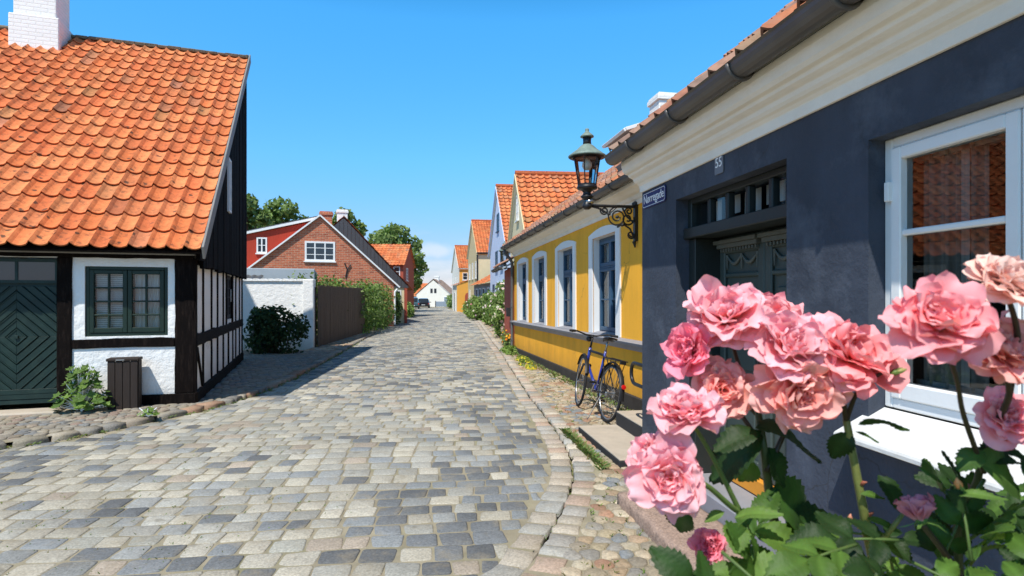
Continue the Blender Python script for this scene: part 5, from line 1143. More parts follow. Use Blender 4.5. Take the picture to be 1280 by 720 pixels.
# ------------------------------------------------------------------ wall lanterns
def spiral(c, r0, r1, a0, turns, n=30):
    return [(0, c[0]+(r0+(r1-r0)*i/n)*math.cos(a0+turns*2*math.pi*i/n), c[1]+(r0+(r1-r0)*i/n)*math.sin(a0+turns*2*math.pi*i/n)) for i in range(n+1)]
def make_lantern(loc, rz, label):
    L_ = empty('wall_lantern', loc, rz=rz, label=label, cat='lantern', group='wall lanterns along the street')
    Ar = .667
    b = MB(); b.box(-.03,.03,.002,.045,-.44,.03); b.tube([(0,.03,.0),(0,Ar,.0)], .019, 8)
    b.tube([(0,.045,-.44),(0,.03,-.52)], [.03,.008], 8); b.lathe([(.02,0),(.05,.02),(.05,.05),(.02,.07)], (0,.02,.0), 12)
    for c, r0, r1, a0, tn in (((.27,-.135),.13,.035,math.pi*.5,-1.75), ((.13,-.16),.085,.02,math.pi*.9,1.4), ((.44,-.06),.055,.015,math.pi*.2,-1.5), ((.085,-.36),.05,.015,math.pi*1.1,1.5), ((.115,-.06),.05,.015,0,1.3)):
        b.tube(spiral(c, r0, r1, a0, tn), .011, 6)
    b.tube([(0,.045,-.40),(0,.10,-.28),(0,.20,-.22),(0,.27,-.265)], .013, 6); b.tube([(0,.27,-.005),(0,.38,-.10),(0,.52,-.03),(0,.62,-.01)], .012, 6); b.tube([(0,.05,-.2),(0,.14,-.13),(0,.2,-.02)], .012, 6)
    for y_, z_ in ((.27,-.135),(.2,-.235),(.38,-.10)): b.lathe([(.0,-.02),(.022,-.01),(.022,.01),(0,.02)], (0,y_,z_), 8, axis='x', cap=False)
    b.build('bracket', M['iron'], L_, smooth=False)
    c = (0, Ar, 0)
    b = MB(); b.lathe([(.03,-.05),(.055,-.03),(.06,.0),(.045,.03),(.03,.06),(.06,.085),(.085,.11),(.06,.13),(.045,.16),(.08,.195),(.125,.205),(.13,.225),(.12,.25)], c, 20); b.build('base', M['iron'], L_, smooth=True)
    b = MB(); b.lathe([(.028,.02),(.058,.03),(.062,.06),(.03,.075)], (0,Ar-.03,-.0), 14); b.build('joint_cup', M['steel'], L_, smooth=True)
    b = MB(); k6 = 6
    for k in range(k6):
        a = 2*math.pi*(k+.5)/k6; b.tube([(c[0]+.112*math.cos(a), c[1]+.112*math.sin(a), .25), (c[0]+.168*math.cos(a), c[1]+.168*math.sin(a), .60)], .0085, 6)
    b.lathe([(.12,.25),(.12,.265),(.105,.265),(.105,.25)], c, 18, cap=False); b.lathe([(.178,.59),(.178,.61),(.16,.61),(.16,.59)], c, 18, cap=False)
    cg = b.build('cage', M['iron'], L_, smooth=False)
    b = MB(); rings = []
    for k in range(k6):
        a, a2 = 2*math.pi*(k+.5)/k6, 2*math.pi*(k+1.5)/k6
        b.poly([(c[0]+.11*math.cos(a),c[1]+.11*math.sin(a),.26),(c[0]+.11*math.cos(a2),c[1]+.11*math.sin(a2),.26),(c[0]+.165*math.cos(a2),c[1]+.165*math.sin(a2),.595),(c[0]+.165*math.cos(a),c[1]+.165*math.sin(a),.595)])
    b.build('glass_panes', M['glass'], cg)
    b = MB(); b.lathe([(.0,.44),(.04,.45),(.062,.49),(.06,.53),(.035,.57),(.02,.60)], c, 16); b.build('bulb', M['brass'], L_, smooth=True)
    b = MB(); b.lathe([(.232,.602),(.238,.61),(.236,.622),(.20,.648),(.13,.70),(.085,.745),(.06,.762)], c, 28); b.build('hood', M['copper'], L_, smooth=True)
    b = MB(); b.lathe([(.225,.598),(.18,.61),(.06,.62)], c, 24); b.lathe([(.055,.76),(.05,.80),(.055,.86)], c, 16); b.build('chimney_neck', M['iron'], L_, smooth=True)
    b = MB(); b.lathe([(.085,.858),(.085,.87),(.06,.895),(.03,.92),(.022,.935),(.028,.95),(.02,.965),(.0,.972)], c, 20); b.build('finial', M['copper'], L_, smooth=True)
    return L_
pl_ = Yh.matrix_basis @ Vector((.20, .0, 2.64))
lan = make_lantern(tuple(pl_), YRZ, 'old street lantern with green hood on scrolled iron bracket beside the blue street sign')
l2 = copy_tree(lan); pl2 = cream.matrix_basis @ Vector((1.3, .004, 2.56)); l2.location = pl2; l2.rotation_euler = (0,0,math.atan2(1,-.1)); l2['label'] = 'second wall lantern farther along, beyond the downpipe of the yellow house'

# ------------------------------------------------------------------ bicycles
def make_bike(loc, rz, lean, label):
    B = bpy.data.objects.new('bicycle', None); col.objects.link(B); B.location = loc; B.rotation_euler = (lean, 0, rz)
    tag(B, label, 'bicycle', 'parked bicycles')
    R0 = .335; rear, front = Vector((0,0,R0)), Vector((1.04,0,R0))
    def wheel(c, steer, rear_=False):
        Ms = Matrix.Translation(c) @ Matrix.Rotation(steer, 4, 'Z')
        b = MB(); b.M = Ms; b.tube([(R0*.965*math.cos(a),0,R0*.965*math.sin(a)) for a in (2*math.pi*k/40 for k in range(40))], .017, 8, closed=True); w_ = b.build('wheel', M['rubber'], B, smooth=True)
        b = MB(); b.M = Ms; b.tube([(R0*.90*math.cos(a),0,R0*.90*math.sin(a)) for a in (2*math.pi*k/40 for k in range(40))], .010, 6, closed=True); b.build('rim', M['steel'], w_, smooth=True)
        b = MB(); b.M = Ms
        for k in range(28): a = 2*math.pi*k/28; s_ = .03*(1 if k % 2 else -1); a2 = a+(.25 if k % 4 < 2 else -.25); b.tube([(.022*math.cos(a2), s_, .022*math.sin(a2)), (R0*.9*math.cos(a), 0, R0*.9*math.sin(a))], .0016, 4, cap=False)
        b.build('spokes', M['steel'], w_)
        b = MB(); b.M = Ms; b.lathe([(.012,-.06),(.022,-.035),(.02,0),(.022,.035),(.012,.06)], n=12, axis='y')
        if rear_: b.lathe([(.05,-.05),(.05,-.038)], n=20, axis='y'); b.lathe([(.045,.03),(.045,.05)], n=16, axis='y')
        b.build('hub', M['steel'], w_, smooth=False)
    st_ = rad(-9)
    wheel(rear, 0, True); wheel(front, st_)
    bb, sc, hb, ht = Vector((.44,0,.29)), Vector((.30,0,.80)), Vector((.885,0,.60)), Vector((.845,0,.80))
    b = MB(); b.tube([bb, sc], .016, 8); b.tube([bb+Vector((0,0,.01)), hb], .019, 8); b.tube([hb-(ht-hb)*.1, ht], .021, 8)
    b.build('frame', M['frameblue'], B, smooth=True)
    b = MB(); b.tube([sc+Vector((.01,0,-.05)), ht-Vector((0,0,.04))], .0165, 8)
    for s_ in (-1,1): b.tube([rear+Vector((0,s_*.06,0)), bb+Vector((-.03,s_*.03,0))], .009, 6); b.tube([rear+Vector((0,s_*.06,0)), sc+Vector((0,s_*.02,-.06))], .008, 6)
    b.build('stays', M['blackplastic'], B, smooth=True)
    b = MB()
    crown = hb-(ht-hb)*.15; b.tube([crown+Vector((0,-.05,0)), crown+Vector((0,.05,0))], .016, 8)
    for s_ in (-1,1): b.tube([crown+Vector((0,s_*.05,0)), (crown+front)/2+Vector((-.01,s_*.055,0)), front+Vector((0,s_*.05,0))], [.015,.013,.009], 8)
    b.build('fork', M['blackplastic'], B, smooth=True)
    b = MB(); b.tube([ht, ht+Vector((-.03,0,.13))], .014, 8); top = ht+Vector((-.03,0,.14)); b.tube([top, top+Vector((.06,0,.02))], .014, 8)
    hc = top+Vector((.06,0,.02)); Rs = Matrix.Rotation(st_, 3, 'Z')
    hbp = [hc+Rs @ Vector(p) for p in ((-.16,-.31,.03),(-.05,-.2,.035),(0,-.07,.0),(0,.07,.0),(-.05,.2,.035),(-.16,.31,.03))]
    b.tube(hbp, .011, 8); hbo = b.build('handlebar', M['blackplastic'], B, smooth=True)
    for a_, c_ in ((0,1),(5,4)):
        b = MB(); d_ = (hbp[c_]-hbp[a_]); b.tube([hbp[a_]-d_*.03, hbp[a_]+d_*.72], .0165, 8); b.build('grip', M['rubber'], hbo, smooth=True)
        b = MB(); b.tube([hbp[c_]+Vector((.03,0,0)), hbp[c_]+(hbp[a_]-hbp[c_])*.6+Vector((.05,0,-.02))], .006, 6); b.build('brake_lever', M['steel'], hbo)
    b = MB(); b.lathe([(.0,-.03),(.03,-.03),(.04,.02),(.036,.03),(0,.035)], tuple(hc+Vector((.05,0,-.05))), 14, axis='x', cap=False); b.build('headlamp', M['blackplastic'], B, smooth=True)
    b = MB(); b.tube([sc, sc+Vector((-.03,0,.12))], .0135, 8); b.build('seat_post', M['steel'], B, smooth=True)
    sp_ = sc+Vector((-.03,0,.13)); b = MB(); rings = []
    for x, w_, z_ in ((-.13,.055,.028),(-.10,.085,.034),(-.03,.075,.03),(.05,.035,.024),(.13,.018,.018),(.155,.006,.006)):
        rings.append([b.vert(sp_+Vector((x, w_*math.cos(t), z_+.018*math.sin(t)*(1 if math.sin(t) > 0 else 1.6)))) for t in (2*math.pi*j/12 for j in range(12))])
    for r0, r1 in zip(rings, rings[1:]):
        for j in range(12): b.face([r0[j], r0[(j+1) % 12], r1[(j+1) % 12], r1[j]])
    b.face(rings[0]); b.face(rings[-1][::-1]); b.build('saddle', M['blackplastic'], B, smooth=True)
    for c_, a0, a1 in ((rear, -.1, 2.7), (front, .55, 2.75)):
        b = MB(); n = 18
        pr = None
        Ms = Matrix.Translation(c_) @ Matrix.Rotation(st_ if c_ is front else 0, 4, 'Z'); b.M = Ms
        for k in range(n+1):
            a = a0+(a1-a0)*k/n if c_ is front else rad(20)+(rad(185)-rad(20))*k/n; rr = R0+.028
            e = [b.vert((rr*math.cos(a), -.027, rr*math.sin(a)-.006)), b.vert(((rr+.012)*math.cos(a), 0, (rr+.012)*math.sin(a))), b.vert((rr*math.cos(a), .027, rr*math.sin(a)-.006))]
            if pr: b.face([pr[0],e[0],e[1],pr[1]]); b.face([pr[1],e[1],e[2],pr[2]])
            pr = e
        b.build('mudguard', M['blackplastic'], B, smooth=True)
    b = MB()
    for s_ in (-.06,.06): b.tube([(-.26,s_,.735),(.20,s_,.735),(.27,s_*.5,.72)], .006, 6); b.tube([(-.05,s_,.735),(0,s_*1.05,R0)], .005, 6); b.tube([(-.2,s_,.735),(0,s_*1.05,R0)], .005, 6)
    for k in range(5): x = -.25+.1*k; b.tube([(x,-.06,.735),(x,.06,.735)], .005, 6)
    b.build('rear_rack', M['blackplastic'], B)
    b = MB(); b.box(-.285,-.262,-.035,.035,.70,.745); b.build('rear_light', M['blackplastic'], B, bevel=.005)
    b = MB(); b.lathe([(.0,-.012),(.026,-.008),(.026,.008),(.0,.01)], (-.375,0,.46), 14, axis='x', cap=False); b.build('reflector', M['redlens'], B)
    b = MB(); b.lathe([(.09,-.052),(.09,-.046)], tuple(bb), 26, axis='y'); b.tube([bb+Vector((0,-.06,0)), bb+Vector((.12,-.07,-.12))], .011, 6); b.tube([bb+Vector((0,.06,0)), bb+Vector((-.12,.07,.12))], .011, 6); b.tube([bb-Vector((0,.06,0)), bb+Vector((0,.06,0))], .02, 8)
    cr_ = b.build('crankset', M['steel'], B)
    for s_, x in ((-1,.12),(1,-.12)): b = MB(); c_ = bb+Vector((x, s_*.12, -x)); b.box(c_.x-.045,c_.x+.045,c_.y-.045,c_.y+.045,c_.z-.012,c_.z+.012); b.build('pedal', M['blackplastic'], cr_, bevel=.004)
    b = MB(); b.bar((.02,-.055,.37),(.46,-.055,.375),.012,.05,up=(0,0,1)); b.bar((.02,-.055,.30),(.44,-.055,.21),.008,.012,up=(0,0,1)); b.build('chain_guard', M['blackplastic'], B)
    b = MB(); b.tube([(.10,.06,.30),(.02,.22,.012),(-.01,.24,.01)], .008, 6); b.build('kickstand', M['zinc'], B)
    return B
bike = make_bike((1.10, 6.93, .03), math.atan2(.93,-.20), rad(8), 'blue and black bicycle with rear rack parked by the yellow house wall')
bike2 = copy_tree(bike); bike2.location = (-.78, 28.0, gz(28)+.03); bike2.rotation_euler = (rad(4), 0, math.atan2(1,.12)); bike2['label'] = 'dark bicycle parked far off beside the hollyhocks'

# ------------------------------------------------------------------ parked cars at the end of the street
def make_car(label, loc, rz, paint, hgt, wid, ln, van=False):
    Cc = empty('parked_car', loc, rz=rz, label=label, cat='car', group='cars parked at the end of the street'); hw = wid/2
    # cross sections along the length (y forward): y, half width at belt, z low, z belt, half width at roof, z roof
    zb = hgt*.56; S = [(-ln/2,.86,.35,zb*.86,.80,zb*.88),(-ln/2+.12,.97,.24,zb*.97,.84,zb*1.06),(-ln/2+.55,1,.2,zb,.80,hgt*.96),(-ln/2+1.1,1,.2,zb,.80,hgt),(ln*.05,1,.2,zb,.79,hgt*.985),(ln*.16,1,.2,zb*.98,.80,hgt*.9),(ln*.30,1,.2,zb*.95,.88,zb*1.0),(ln*.44,.95,.22,zb*.82,.86,zb*.84),(ln/2,.8,.32,zb*.6,.7,zb*.62)]
    b = MB(); rings = []
    for y, wb, zl, zB, wr, zR in S:
        pts = [(-wb*hw*.92,zl),(-wb*hw,zl+.2),(-wb*hw,zB),(-wr*hw*.98,zR-.06*(zR>zB+.1)),(-wr*hw*.8,zR),(wr*hw*.8,zR),(wr*hw*.98,zR-.06*(zR>zB+.1)),(wb*hw,zB),(wb*hw,zl+.2),(wb*hw*.92,zl)]
        rings.append([b.vert((x,y,z)) for x,z in pts])
    for r0, r1 in zip(rings, rings[1:]):
        for j in range(10): q = (j+1) % 10; b.face([r0[j], r1[j], r1[q], r0[q]])
    b.face(rings[0]); b.face(rings[-1][::-1]); b.build('body', paint, Cc, smooth=False, bevel=.02)
    b = MB(); y0 = -ln/2
    b.poly([(-.7*hw,y0+.10,zb*1.04),(.7*hw,y0+.10,zb*1.04),(.66*hw,y0+.46,hgt*.93),(-.66*hw,y0+.46,hgt*.93)]); b.build('rear_window', M['carglass'], Cc)
    for s_ in (-1,1):
        b = MB(); b.prism([(s_*hw*1.0,y0+.6,zb*1.03),(s_*hw*1.0,ln*.2,zb*1.03),(s_*hw*.86,ln*.1,hgt*.93),(s_*hw*.86,y0+.75,hgt*.93)],(s_*.012,0,0)); b.build('side_window', M['carglass'], Cc)
        b = MB(); b.box(s_*hw*.82,s_*hw*.94,y0-.005,y0+.1,zb*.72,zb*.90); b.build('tail_light', M['redlens'], Cc, bevel=.01)
        b = MB(); b.box(s_*hw*1.0,s_*(hw+.2),ln*.16,ln*.2,zb*.98,zb*1.12); b.build('mirror', paint, Cc, bevel=.02)
        for y in (-ln*.30, ln*.31):
            b = MB(); b.lathe([(.2,s_*(hw-.2)),(.32,s_*(hw-.19)),(.33,s_*(hw-.03)),(.30,s_*(hw+.01))], (0,y,.32), 20, axis='x'); w_ = b.build('wheel', M['rubber'], Cc); b = MB(); b.lathe([(.05,s_*(hw+.005)),(.2,s_*(hw+.018))], (0,y,.32), 14, axis='x'); b.build('rim', M['steel'], w_)
    b = MB(); b.box(-.26,.26,y0-.012,y0+.02,zb*.5,zb*.5+.11); b.build('number_plate', M['signwhite'], Cc)
    b = MB(); b.box(-hw*.9,hw*.9,y0-.06,y0+.1,.3,.46); b.build('bumper', M['blackplastic'], Cc, bevel=.03)
    return Cc
make_car('black hatchback parked in front of the far white gable', (-13.7, 92, gz(92)), rad(6), M['carblack'], 1.5, 1.8, 4.1)
make_car('blue-grey car parked to the left of the black hatchback', (-14.0, 83.5, gz(83)), rad(9), M['carblue'], 1.62, 1.82, 4.3)
# ------------------------------------------------------------------ the rose bush in the foreground
RB = empty('rose_bush', (.50, .74, 0), label='pink rose bush in full bloom close to the camera', cat='rose bush')
rr = random.Random(19)
org = Vector((.50, .74, 0))
def loc(u, v, Y): return at(u, v, Y)-org
PALE = ((1.,.58,.62), (1.,.28,.29), (1.,.68,.42)); PINK = ((1.,.48,.50), (1.,.20,.20), (1.,.54,.33)); CORAL = ((1.,.54,.48), (1.,.28,.22), (1.,.62,.36))
DEEP = ((1.,.36,.46), (.92,.12,.20), (.95,.40,.34)); CREAM = ((.95,.72,.62), (.92,.45,.38), (.96,.78,.55)); MAUVE = ((.72,.30,.36), (.60,.15,.20), (.80,.42,.40))
def bloom(u, v, Y, dpx, axis, pal, opening=1., seed=0, label=None, n_in=1., squash=1.):
    rn = random.Random(seed*7+3); c = loc(u, v, Y); Rr = dpx/2*Y/F*.87; ax = Vector(axis).normalized()
    xa = ax.orthogonal().normalized(); xa = Matrix.Rotation(rn.uniform(0,6.28), 3, ax) @ xa; ya = ax.cross(xa)
    mb = MB()
    # whorls: count, petal length, base radius, start angle from axis, end angle, width
    Wh = [(4,.38,.03,8,6,.46),(5,.50,.06,20,26,.52),(7,.64,.08,32,44,.58),(8,.78,.09,42,60,.62),(9,.90,.10,54,76,.68),(9,1.0,.10,66,90,.74),(8,1.06,.10,78,108,.80)]
    for wi, (k, L, r0, t0, t1, W) in enumerate(Wh):
        if opening < .6 and wi > 4: continue
        for j in range(k):
            if rn.random() < .06: continue
            a = 2*math.pi*(j+.5*(wi % 2)+rn.uniform(-.28,.28))/k
            rd_ = xa*math.cos(a)+ya*math.sin(a); tg = -xa*math.sin(a)+ya*math.cos(a); ax0 = ax
            jr = Matrix.Rotation(rn.gauss(0,.17), 3, rd_) @ Matrix.Rotation(rn.gauss(0,.13), 3, tg) @ Matrix.Rotation(rn.gauss(0,.16), 3, ax); rd_, tg, ax = jr @ rd_, jr @ tg, jr @ ax0
            l = L*Rr*rn.uniform(.70,1.16)*.98; w_ = W*Rr*rn.uniform(.85,1.15)
            a0, a1 = rad((t0+rn.uniform(-12,12))*opening), rad((t1+rn.uniform(-26,24))*opening)
            tw_ = rn.uniform(-.7,.7); ph, ph2 = rn.uniform(0,6.28), rn.uniform(0,6.28); cup = rn.uniform(.06,.42); ruf = rn.uniform(.06,.14); notch = rn.uniform(.0,.14)
            base = rd_*r0*Rr-ax*Rr*(.18+.03*wi)
            nt_, ns_ = 10, 14; grid = []; p = base.copy(); edge_t = rn.uniform(.0,.5); tint = rn.uniform(.88,1.1)
            for it in range(nt_+1):
                t = it/nt_; ang_ = a0+(a1-a0)*t**1.3+(.5*rn.random()*max(0,t-.75)*2 if wi > 2 else 0); d = rd_*math.sin(ang_)+ax*math.cos(ang_); nn = ax*math.sin(ang_)-rd_*math.cos(ang_)
                if it: p = p+d*(l/nt_)
                hw_ = w_*(.18+.52*math.sin(min(1.,t*1.12)*math.pi*.56))*(1 if t < .84 else 1-.9*(t-.84)**1.1*1.6)
                row = []
                for i_ in range(ns_+1):
                    s = (i_/ns_-.5)*2
                    q = p+tg*(s*hw_*(1-.12*s*s*t))+nn*(cup*w_*s*s*(.35+.4*t)) - d*(l*(.20*s*s*t*t + notch*math.exp(-(s/.22)**2)*t**6))
                    q += nn*(ruf*Rr*t*t*math.sin(s*3.4+ph)+  .42*ruf*Rr*t*t*math.sin(s*8.5+ph2+t*5)) + rd_*(tw_*s*hw_*.25*t)
                    rim = max(abs(s)**2.2*t, t**3); k_ = mixc(pal[2], pal[1], min(1, t*2.2)) if t < .42 else mixc(pal[1], pal[0], min(1, (t-.30)/.55))
                    k_ = mixc(k_, pal[0], .55*rim*edge_t*1.6); k_ = mixc(k_, mulc(pal[0],1.06), .25*(wi/6))
                    row.append(mb.vert(q, mulc(k_, tint)))
                grid.append(row)
            ax = ax0
            for it in range(nt_):
                for i_ in range(ns_): mb.face([grid[it][i_], grid[it][i_+1], grid[it+1][i_+1], grid[it+1][i_]])
    # stamens
    o = None
    for vi in range(len(mb.v)): mb.v[vi] = c+(mb.v[vi])
    o = mb.build('bloom', M['petal'], RB, smooth=True)
    if label: o['label'] = label
    k = MB(); k.cur = (.10,.19,.04); b0 = c-ax*Rr*.42; k.tube([c-ax*Rr*.22, c-ax*Rr*.36, b0], [Rr*.20, Rr*.15, Rr*.06], 8)
    for j in range(5):
        a = 2*math.pi*j/5; rd_ = xa*math.cos(a)+ya*math.sin(a); tg = -xa*math.sin(a)+ya*math.cos(a); s0 = c-ax*Rr*.3+rd_*Rr*.12
        k.poly([s0-tg*Rr*.09, s0+tg*Rr*.09, s0+rd_*Rr*.38-ax*Rr*.12+tg*Rr*.05, s0+rd_*Rr*.62-ax*Rr*rn.uniform(.1,.4), s0+rd_*Rr*.38-ax*Rr*.12-tg*Rr*.05])
    k.build('calyx', M['stem'], o)
    return c-ax*Rr*.4
E = {}
BL = [ # u, v, depth, px diameter, axis (right, away, up), palette, opening
 ('a', 908,388,.60,118,(-.25,-.62,.75),PALE,1.,'pale pink bloom at the top of the cluster'),
 ('b', 966,388,.66,108,(.25,-.35,.9),PINK,1.,None),
 ('c', 856,437,.61,84,(-.85,-.5,.2),DEEP,.82,'deep pink bloom facing the street'),
 ('d', 992,428,.56,122,(-.1,-.72,.62),PALE,1.,None),
 ('e', 1072,438,.55,128,(.15,-.75,.6),PINK,1.,None),
 ('f', 905,484,.60,92,(-.2,-.85,.2),CORAL,1.,None),
 ('g', 858,508,.54,92,(-.25,-.42,.88),PALE,.95,'flat open pale bloom'),
 ('h', 1004,494,.55,116,(-.1,-.9,-.1),CORAL,1.,None),
 ('i', 838,598,.52,108,(-.25,-.88,.15),PALE,1.,'large pale pink bloom lowest over the doorstep'),
 ('j', 806,568,.56,74,(-.8,-.3,.4),PALE,.9,None),
 ('k', 886,681,.58,54,(-.5,-.7,.35),DEEP,.75,'small deep pink bloom among the lower leaves'),
 ('l', 1180,394,.42,136,(-.15,-.72,.55),PINK,1.,'largest bloom, slightly out of focus'),
 ('m', 1268,346,.44,108,(.1,-.6,.75),CREAM,1.,'creamy pale bloom at the picture edge'),
 ('n', 1256,432,.46,112,(.2,-.75,.45),CORAL,1.,None),
 ('o', 1262,520,.50,82,(-.2,-.8,.45),PINK,.9,None),
 ('p', 1148,640,.50,86,(-.15,.25,.9),MAUVE,.42,'mauve half-open bloom turned away'),
 ('q', 930,458,.66,70,(.1,-.6,-.5),CORAL,.9,None),
 ('r', 1035,545,.66,60,(.3,-.5,.0),CORAL,.8,None),
]
for i, (k, u, v, Y, d, ax, pal, op, lb) in enumerate(BL):
    if k in 'qr': continue
    E[k] = bloom(u, v, Y, d, ax, pal, op, i+1, lb)
# small orange bud
st = MB()
def cane(pts, r0, r1, k=(.12,.17,.05), thorns=0):
    P = [Vector(p) for p in pts]; out = []
    for i in range(len(P)-1):
        p0, p1, p2, p3 = P[max(i-1,0)], P[i], P[i+1], P[min(i+2,len(P)-1)]
        for j in range(6):
            t = j/6; out.append(.5*((2*p1)+(p2-p0)*t+(2*p0-5*p1+4*p2-p3)*t*t+(3*p1-p0-3*p2+p3)*t**3))
    out.append(P[-1]); n = len(out); st.cur = k
    st.tube(out, [r0+(r1-r0)*i/(n-1) for i in range(n)], 7)
    for _ in range(thorns):
        i = rr.randrange(2, n-2); q = out[i]; d = (out[i+1]-q).normalized(); s = d.orthogonal().normalized(); s = Matrix.Rotation(rr.uniform(0,6.28),3,d) @ s; r = r0+(r1-r0)*i/(n-1)
        st.cur = (.32,.10,.06); st.tube([q+s*r*.6-d*r*.9, q+s*(r+.0045)-d*.001], [r*.8, .0003], 5)
    st.cur = k
DK = (.05,.035,.02); GR = (.13,.20,.05); OL = (.20,.22,.06)
n1 = loc(955,560,.60); n2 = loc(965,640,.62); n3 = loc(1058,525,.57); n4 = loc(1080,640,.58); n5 = loc(1100,730,.6); n6 = loc(1200,720,.58)
base1, base2, base3 = Vector((-.05,.05,0)), Vector((.0,-.05,0)), Vector((.08,.04,0))
cane([base1, (-.12,-.02,.7), tuple(loc(985,740,.64)), n2, n1, loc(945,500,.62)], .0075, .0032, (.06,.08,.025), 10)
for k in 'abcdq':
    if k in E: cane([loc(948,520,.62), (loc(948,500,.62)+E[k])/2+Vector((0,.01,-.006)), E[k]], .0028, .0018, DK)
cane([n1, (n1+E['f'])/2, E['f']], .0028, .0018, DK); cane([loc(958,590,.6), loc(985,530,.6), E['h']], .003, .002, DK)
cane([loc(925,640,.58), loc(890,570,.56), E['g']], .0028, .0018, GR); cane([n2, loc(925,640,.58), loc(880,605,.55), E['i']], .0034, .002, GR); cane([loc(880,605,.55), loc(840,570,.58), E['j']], .0022, .0016, GR)
cane([loc(940,735,.6), loc(905,705,.59), E['k']], .003, .002, GR)
cane([base2, (.0,-.12,.75), n5, n4, n3], .0072, .0034, OL, 9); cane([n3, loc(1055,500,.56), E['e']], .003, .002, DK); cane([n3, loc(1075,485,.55), loc(1110,462,.54)], .0024, .0016, DK)
cane([loc(1090,690,.58), loc(1115,660,.55), loc(1130,640,.55)], .0028, .0018, OL)
cane([n6, loc(1180,690,.55), E['p']], .0035, .0024, DK)
cane([base3, (.05,-.12,.75), n6, loc(1222,600,.54), loc(1235,545,.52)], .0055, .0024, (.06,.08,.03), 6)
cane([loc(1235,560,.52), loc(1250,550,.51), E['o']], .0026, .0018, DK); cane([loc(1230,590,.52), loc(1205,520,.47), loc(1195,470,.44), E['l']], .0022, .0014, DK); cane([loc(1235,545,.52), loc(1262,490,.48), E['n']], .003, .002, DK); cane([loc(1262,490,.48), loc(1272,420,.46), E['m']], .0026, .0018, DK)
# buds
def bud(u, v, Y, s, ax, c1):
    ax = Vector(ax).normalized(); c = loc(u,v,Y); st.cur = (.13,.22,.05); st.tube([c-ax*s*.6, c-ax*s*.2, c+ax*s*.35], [s*.12, s*.34, s*.24], 9); st.cur = c1; st.tube([c+ax*s*.0, c+ax*s*.5, c+ax*s*1.0], [s*.28, s*.27, s*.05], 9)
    st.cur = (.14,.24,.06); x = ax.orthogonal().normalized(); y = ax.cross(x)
    for j in range(5): a = 2*math.pi*j/5; d = x*math.cos(a)+y*math.sin(a); t_ = x*-math.sin(a)+y*math.cos(a); st.poly([c+d*s*.3-t_*s*.12, c+d*s*.3+t_*s*.12, c+d*s*.36+ax*s*.8])
bud(1199,610,.5,.011,(-.4,-.3,.8),(.85,.35,.12)); bud(882,450,.62,.013,(-.7,-.4,.5),(.82,.42,.40)); bud(895,462,.61,.012,(-.3,-.6,.2),(.88,.55,.45)); bud(1062,652,.56,.008,(0,-.2,1),(.6,.25,.15)); bud(1120,465,.54,.009,(.8,-.3,.3),(.35,.35,.12))
cane([loc(948,520,.62), loc(905,475,.615), loc(882,452,.62)], .0018, .0012, DK); cane([loc(1230,600,.53), loc(1215,620,.51), loc(1200,616,.5)], .0018, .0012, GR)
# leaves: serrated folded leaflets
lf = MB()
LG = [(.042,.10,.018), (.06,.13,.022), (.032,.078,.016), (.085,.165,.03), (.024,.056,.014)]  # deep leaf greens, the darkest with shade put into the colour
LB = [(.11,.20,.035), (.13,.23,.045), (.09,.17,.03)]  # sunlit greens: sunlight put into the leaf colour
def leaflet(b0, tip, wr, nrm, k, droop=.12, fold=.22):
    b0, tip = Vector(b0), Vector(tip); d = tip-b0; L = d.length; d.normalize(); nrm = Vector(nrm); nrm = (nrm-d*nrm.dot(d)).normalized(); s = d.cross(nrm)
    n = 18; mid, le, ri = [], [], []; W = L*wr; sway = rr.uniform(-.06,.06)
    for i in range(n+1):
        t = i/n; hw = W*.5*max(0.02, math.sin(math.pi*t**.82)**.78)*(1+(.09 if i % 2 else -.06))*(1 if i < n else 0); zc = -droop*L*t*t+.04*L*math.sin(t*5)
        p = b0+d*(L*t)+nrm*zc+s*(sway*L*math.sin(math.pi*t)); back = d*(-.03*L if i % 2 == 0 else .02*L)
        mid.append(lf.vert(p, mulc(k,1.25))); wv = .02*L*math.sin(t*9+L*900)
        le.append(lf.vert(p-s*hw+nrm*(fold*hw+wv)+back, k)); ri.append(lf.vert(p+s*hw+nrm*(fold*hw-wv)+back, mulc(k,.93)))
        # half-way ridge keeps the blade gently arched
    ml = [lf.vert((lf.v[a]+lf.v[b])/2+nrm*(.035*L), mulc(k,.97)) for a, b in zip(mid, le)]; mr_ = [lf.vert((lf.v[a]+lf.v[b])/2+nrm*(.035*L), mulc(k,.97)) for a, b in zip(mid, ri)]
    for i in range(n): lf.face([mid[i], mid[i+1], ml[i+1], ml[i]]); lf.face([ml[i], ml[i+1], le[i+1], le[i]]); lf.face([mr_[i], mr_[i+1], mid[i+1], mid[i]]); lf.face([ri[i], ri[i+1], mr_[i+1], mr_[i]])
def compound(base, d, nrm, L, k, n=5):
    base, d, nrm = Vector(base), Vector(d).normalized(), Vector(nrm); nrm = (nrm-d*nrm.dot(d)).normalized(); s = d.cross(nrm)
    st.cur = (.10,.16,.04); st.tube([base, base+d*L*.55-nrm*L*.03, base+d*L-nrm*L*.08], [.0016,.0012,.0009], 5)
    e = base+d*L-nrm*L*.08; leaflet(e, e+d*L*.75-nrm*L*.1, .62, nrm, mulc(k, rr.uniform(.85,1.15)))
    for j in range((n-1)//2):
        q = base+d*L*(.78-.42*j)-nrm*L*.04
        for sg in (-1,1): v = (d*.55+s*sg*.9-nrm*rr.uniform(0,.25)).normalized(); leaflet(q, q+v*L*rr.uniform(.5,.66)*(1-.1*j), .62, nrm+s*sg*rr.uniform(-.3,.3), mulc(k, rr.uniform(.8,1.15)))
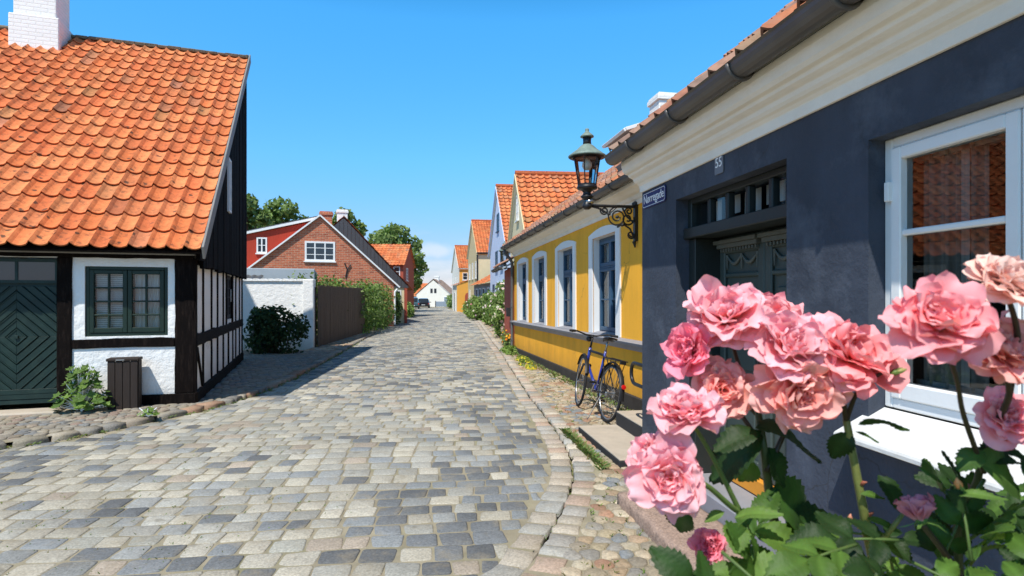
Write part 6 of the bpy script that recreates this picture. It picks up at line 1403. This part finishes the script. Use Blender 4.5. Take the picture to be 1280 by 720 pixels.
# leaves that stand out in the photograph
for (u0,v0,u1,v1,Y,dY,wr,nx_,kk) in [(946,536,1032,572,.58,.02,.42,(.1,-.35,.9),1),(950,540,888,566,.59,-.01,.40,(-.3,-.6,.7),1),(952,545,882,600,.60,.02,.5,(-.2,-.5,.8),0),(960,560,985,610,.60,.0,.5,(.4,-.8,.2),1),
        (940,575,925,605,.61,.02,.6,(0,-.7,.6),0),(1062,540,1040,575,.57,.01,.6,(-.2,-.9,.2),0),(1075,530,1140,533,.56,.01,.16,(0,-.4,.9),0),(1070,540,1100,552,.56,-.01,.2,(0,-.5,.9),0),
        (1222,580,1282,612,.50,.02,.55,(.1,-.8,.55),0),(1230,565,1196,588,.50,.0,.6,(-.3,-.6,.7),1),(1098,595,1130,640,.56,-.02,.5,(.1,-.7,.6),1),(1075,618,1108,622,.57,.0,.25,(0,-.6,.8),1),(1085,648,1128,664,.56,-.01,.28,(.1,-.6,.8),1),
        (1150,585,1185,612,.52,.02,.5,(0,-.6,.7),1),(1190,620,1262,622,.50,-.02,.2,(0,-.6,.8),1),(856,632,848,668,.56,.02,.6,(-.4,-.8,.2),0),(920,648,980,640,.56,-.02,.3,(0,-.5,.85),2),(918,655,922,690,.55,-.03,.62,(-.1,-.85,.4),2),
        (905,640,880,652,.57,.0,.4,(-.2,-.6,.7),2),(960,620,1025,660,.60,.03,.6,(.2,-.7,.5),0),(985,680,1040,640,.60,.03,.6,(0,-.8,.4),0),(945,665,1010,690,.57,-.02,.6,(.1,-.6,.75),2),(930,722,1000,700,.55,-.02,.55,(0,-.6,.75),2),(1010,700,1050,660,.56,.0,.6,(.3,-.7,.5),1),
        (1000,655,1012,690,.6,.0,.6,(.2,-.8,.4),0),(1040,655,1020,690,.57,.0,.6,(-.2,-.7,.5),1)]:
    leaflet(loc(u0,v0,Y), loc(u1,v1,Y+dY), wr*1.15, nx_, mulc(rr.choice((LG,LB+LG,LB)[kk]), 1.), droop=.06)
# fill: compound leaves over the lower part of the bush
top = [(830,722),(870,695),(905,672),(960,662),(1010,640),(1060,650),(1095,640),(1150,668),(1200,640),(1240,600),(1290,590),(1400,560)]
cnt = 0
while cnt < 80:
    u = rr.uniform(850, 1330); vt = interp(top, u)+14; v = vt+rr.random()**1.15*(150)
    Y = rr.uniform(.5, .78)-.05*(v > 680); k = rr.choice(LG+LB if (rr.random() < .6 and u < 1130) else LG)  # right side takes dark greens only, its shade painted into the leaves
    a = rr.uniform(0, 6.28); compound(loc(u, v, Y), (math.cos(a), rr.uniform(-.6,.2), math.sin(a)*.6+.1), (rr.gauss(0,.3), -.45+rr.gauss(0,.25), .75), rr.uniform(.036,.058), k, rr.choice((3,5,5))); cnt += 1
for _ in range(110):
    z = rr.uniform(.25, 1.12); a = rr.uniform(0,6.28); r = rr.uniform(.05,.30)
    compound((r*math.cos(a)+.02, r*math.sin(a)*.8-.02, z), (math.cos(a), math.sin(a), rr.uniform(-.3,.4)), (rr.gauss(0,.3), rr.gauss(-.1,.3), .9), rr.uniform(.03,.045), rr.choice(LG), 5)
for k in range(6):
    a = k*1.05; cane([(.03*math.cos(a),.03*math.sin(a),0), (.10*math.cos(a),.09*math.sin(a),.5), (.22*math.cos(a),.18*math.sin(a),1.05)], .006, .003, GR, 4)
st.build('canes', M['stem'], RB, smooth=True)
lf.build('foliage', M['roseleaf'], RB, smooth=True)
# bed of soil under the bush
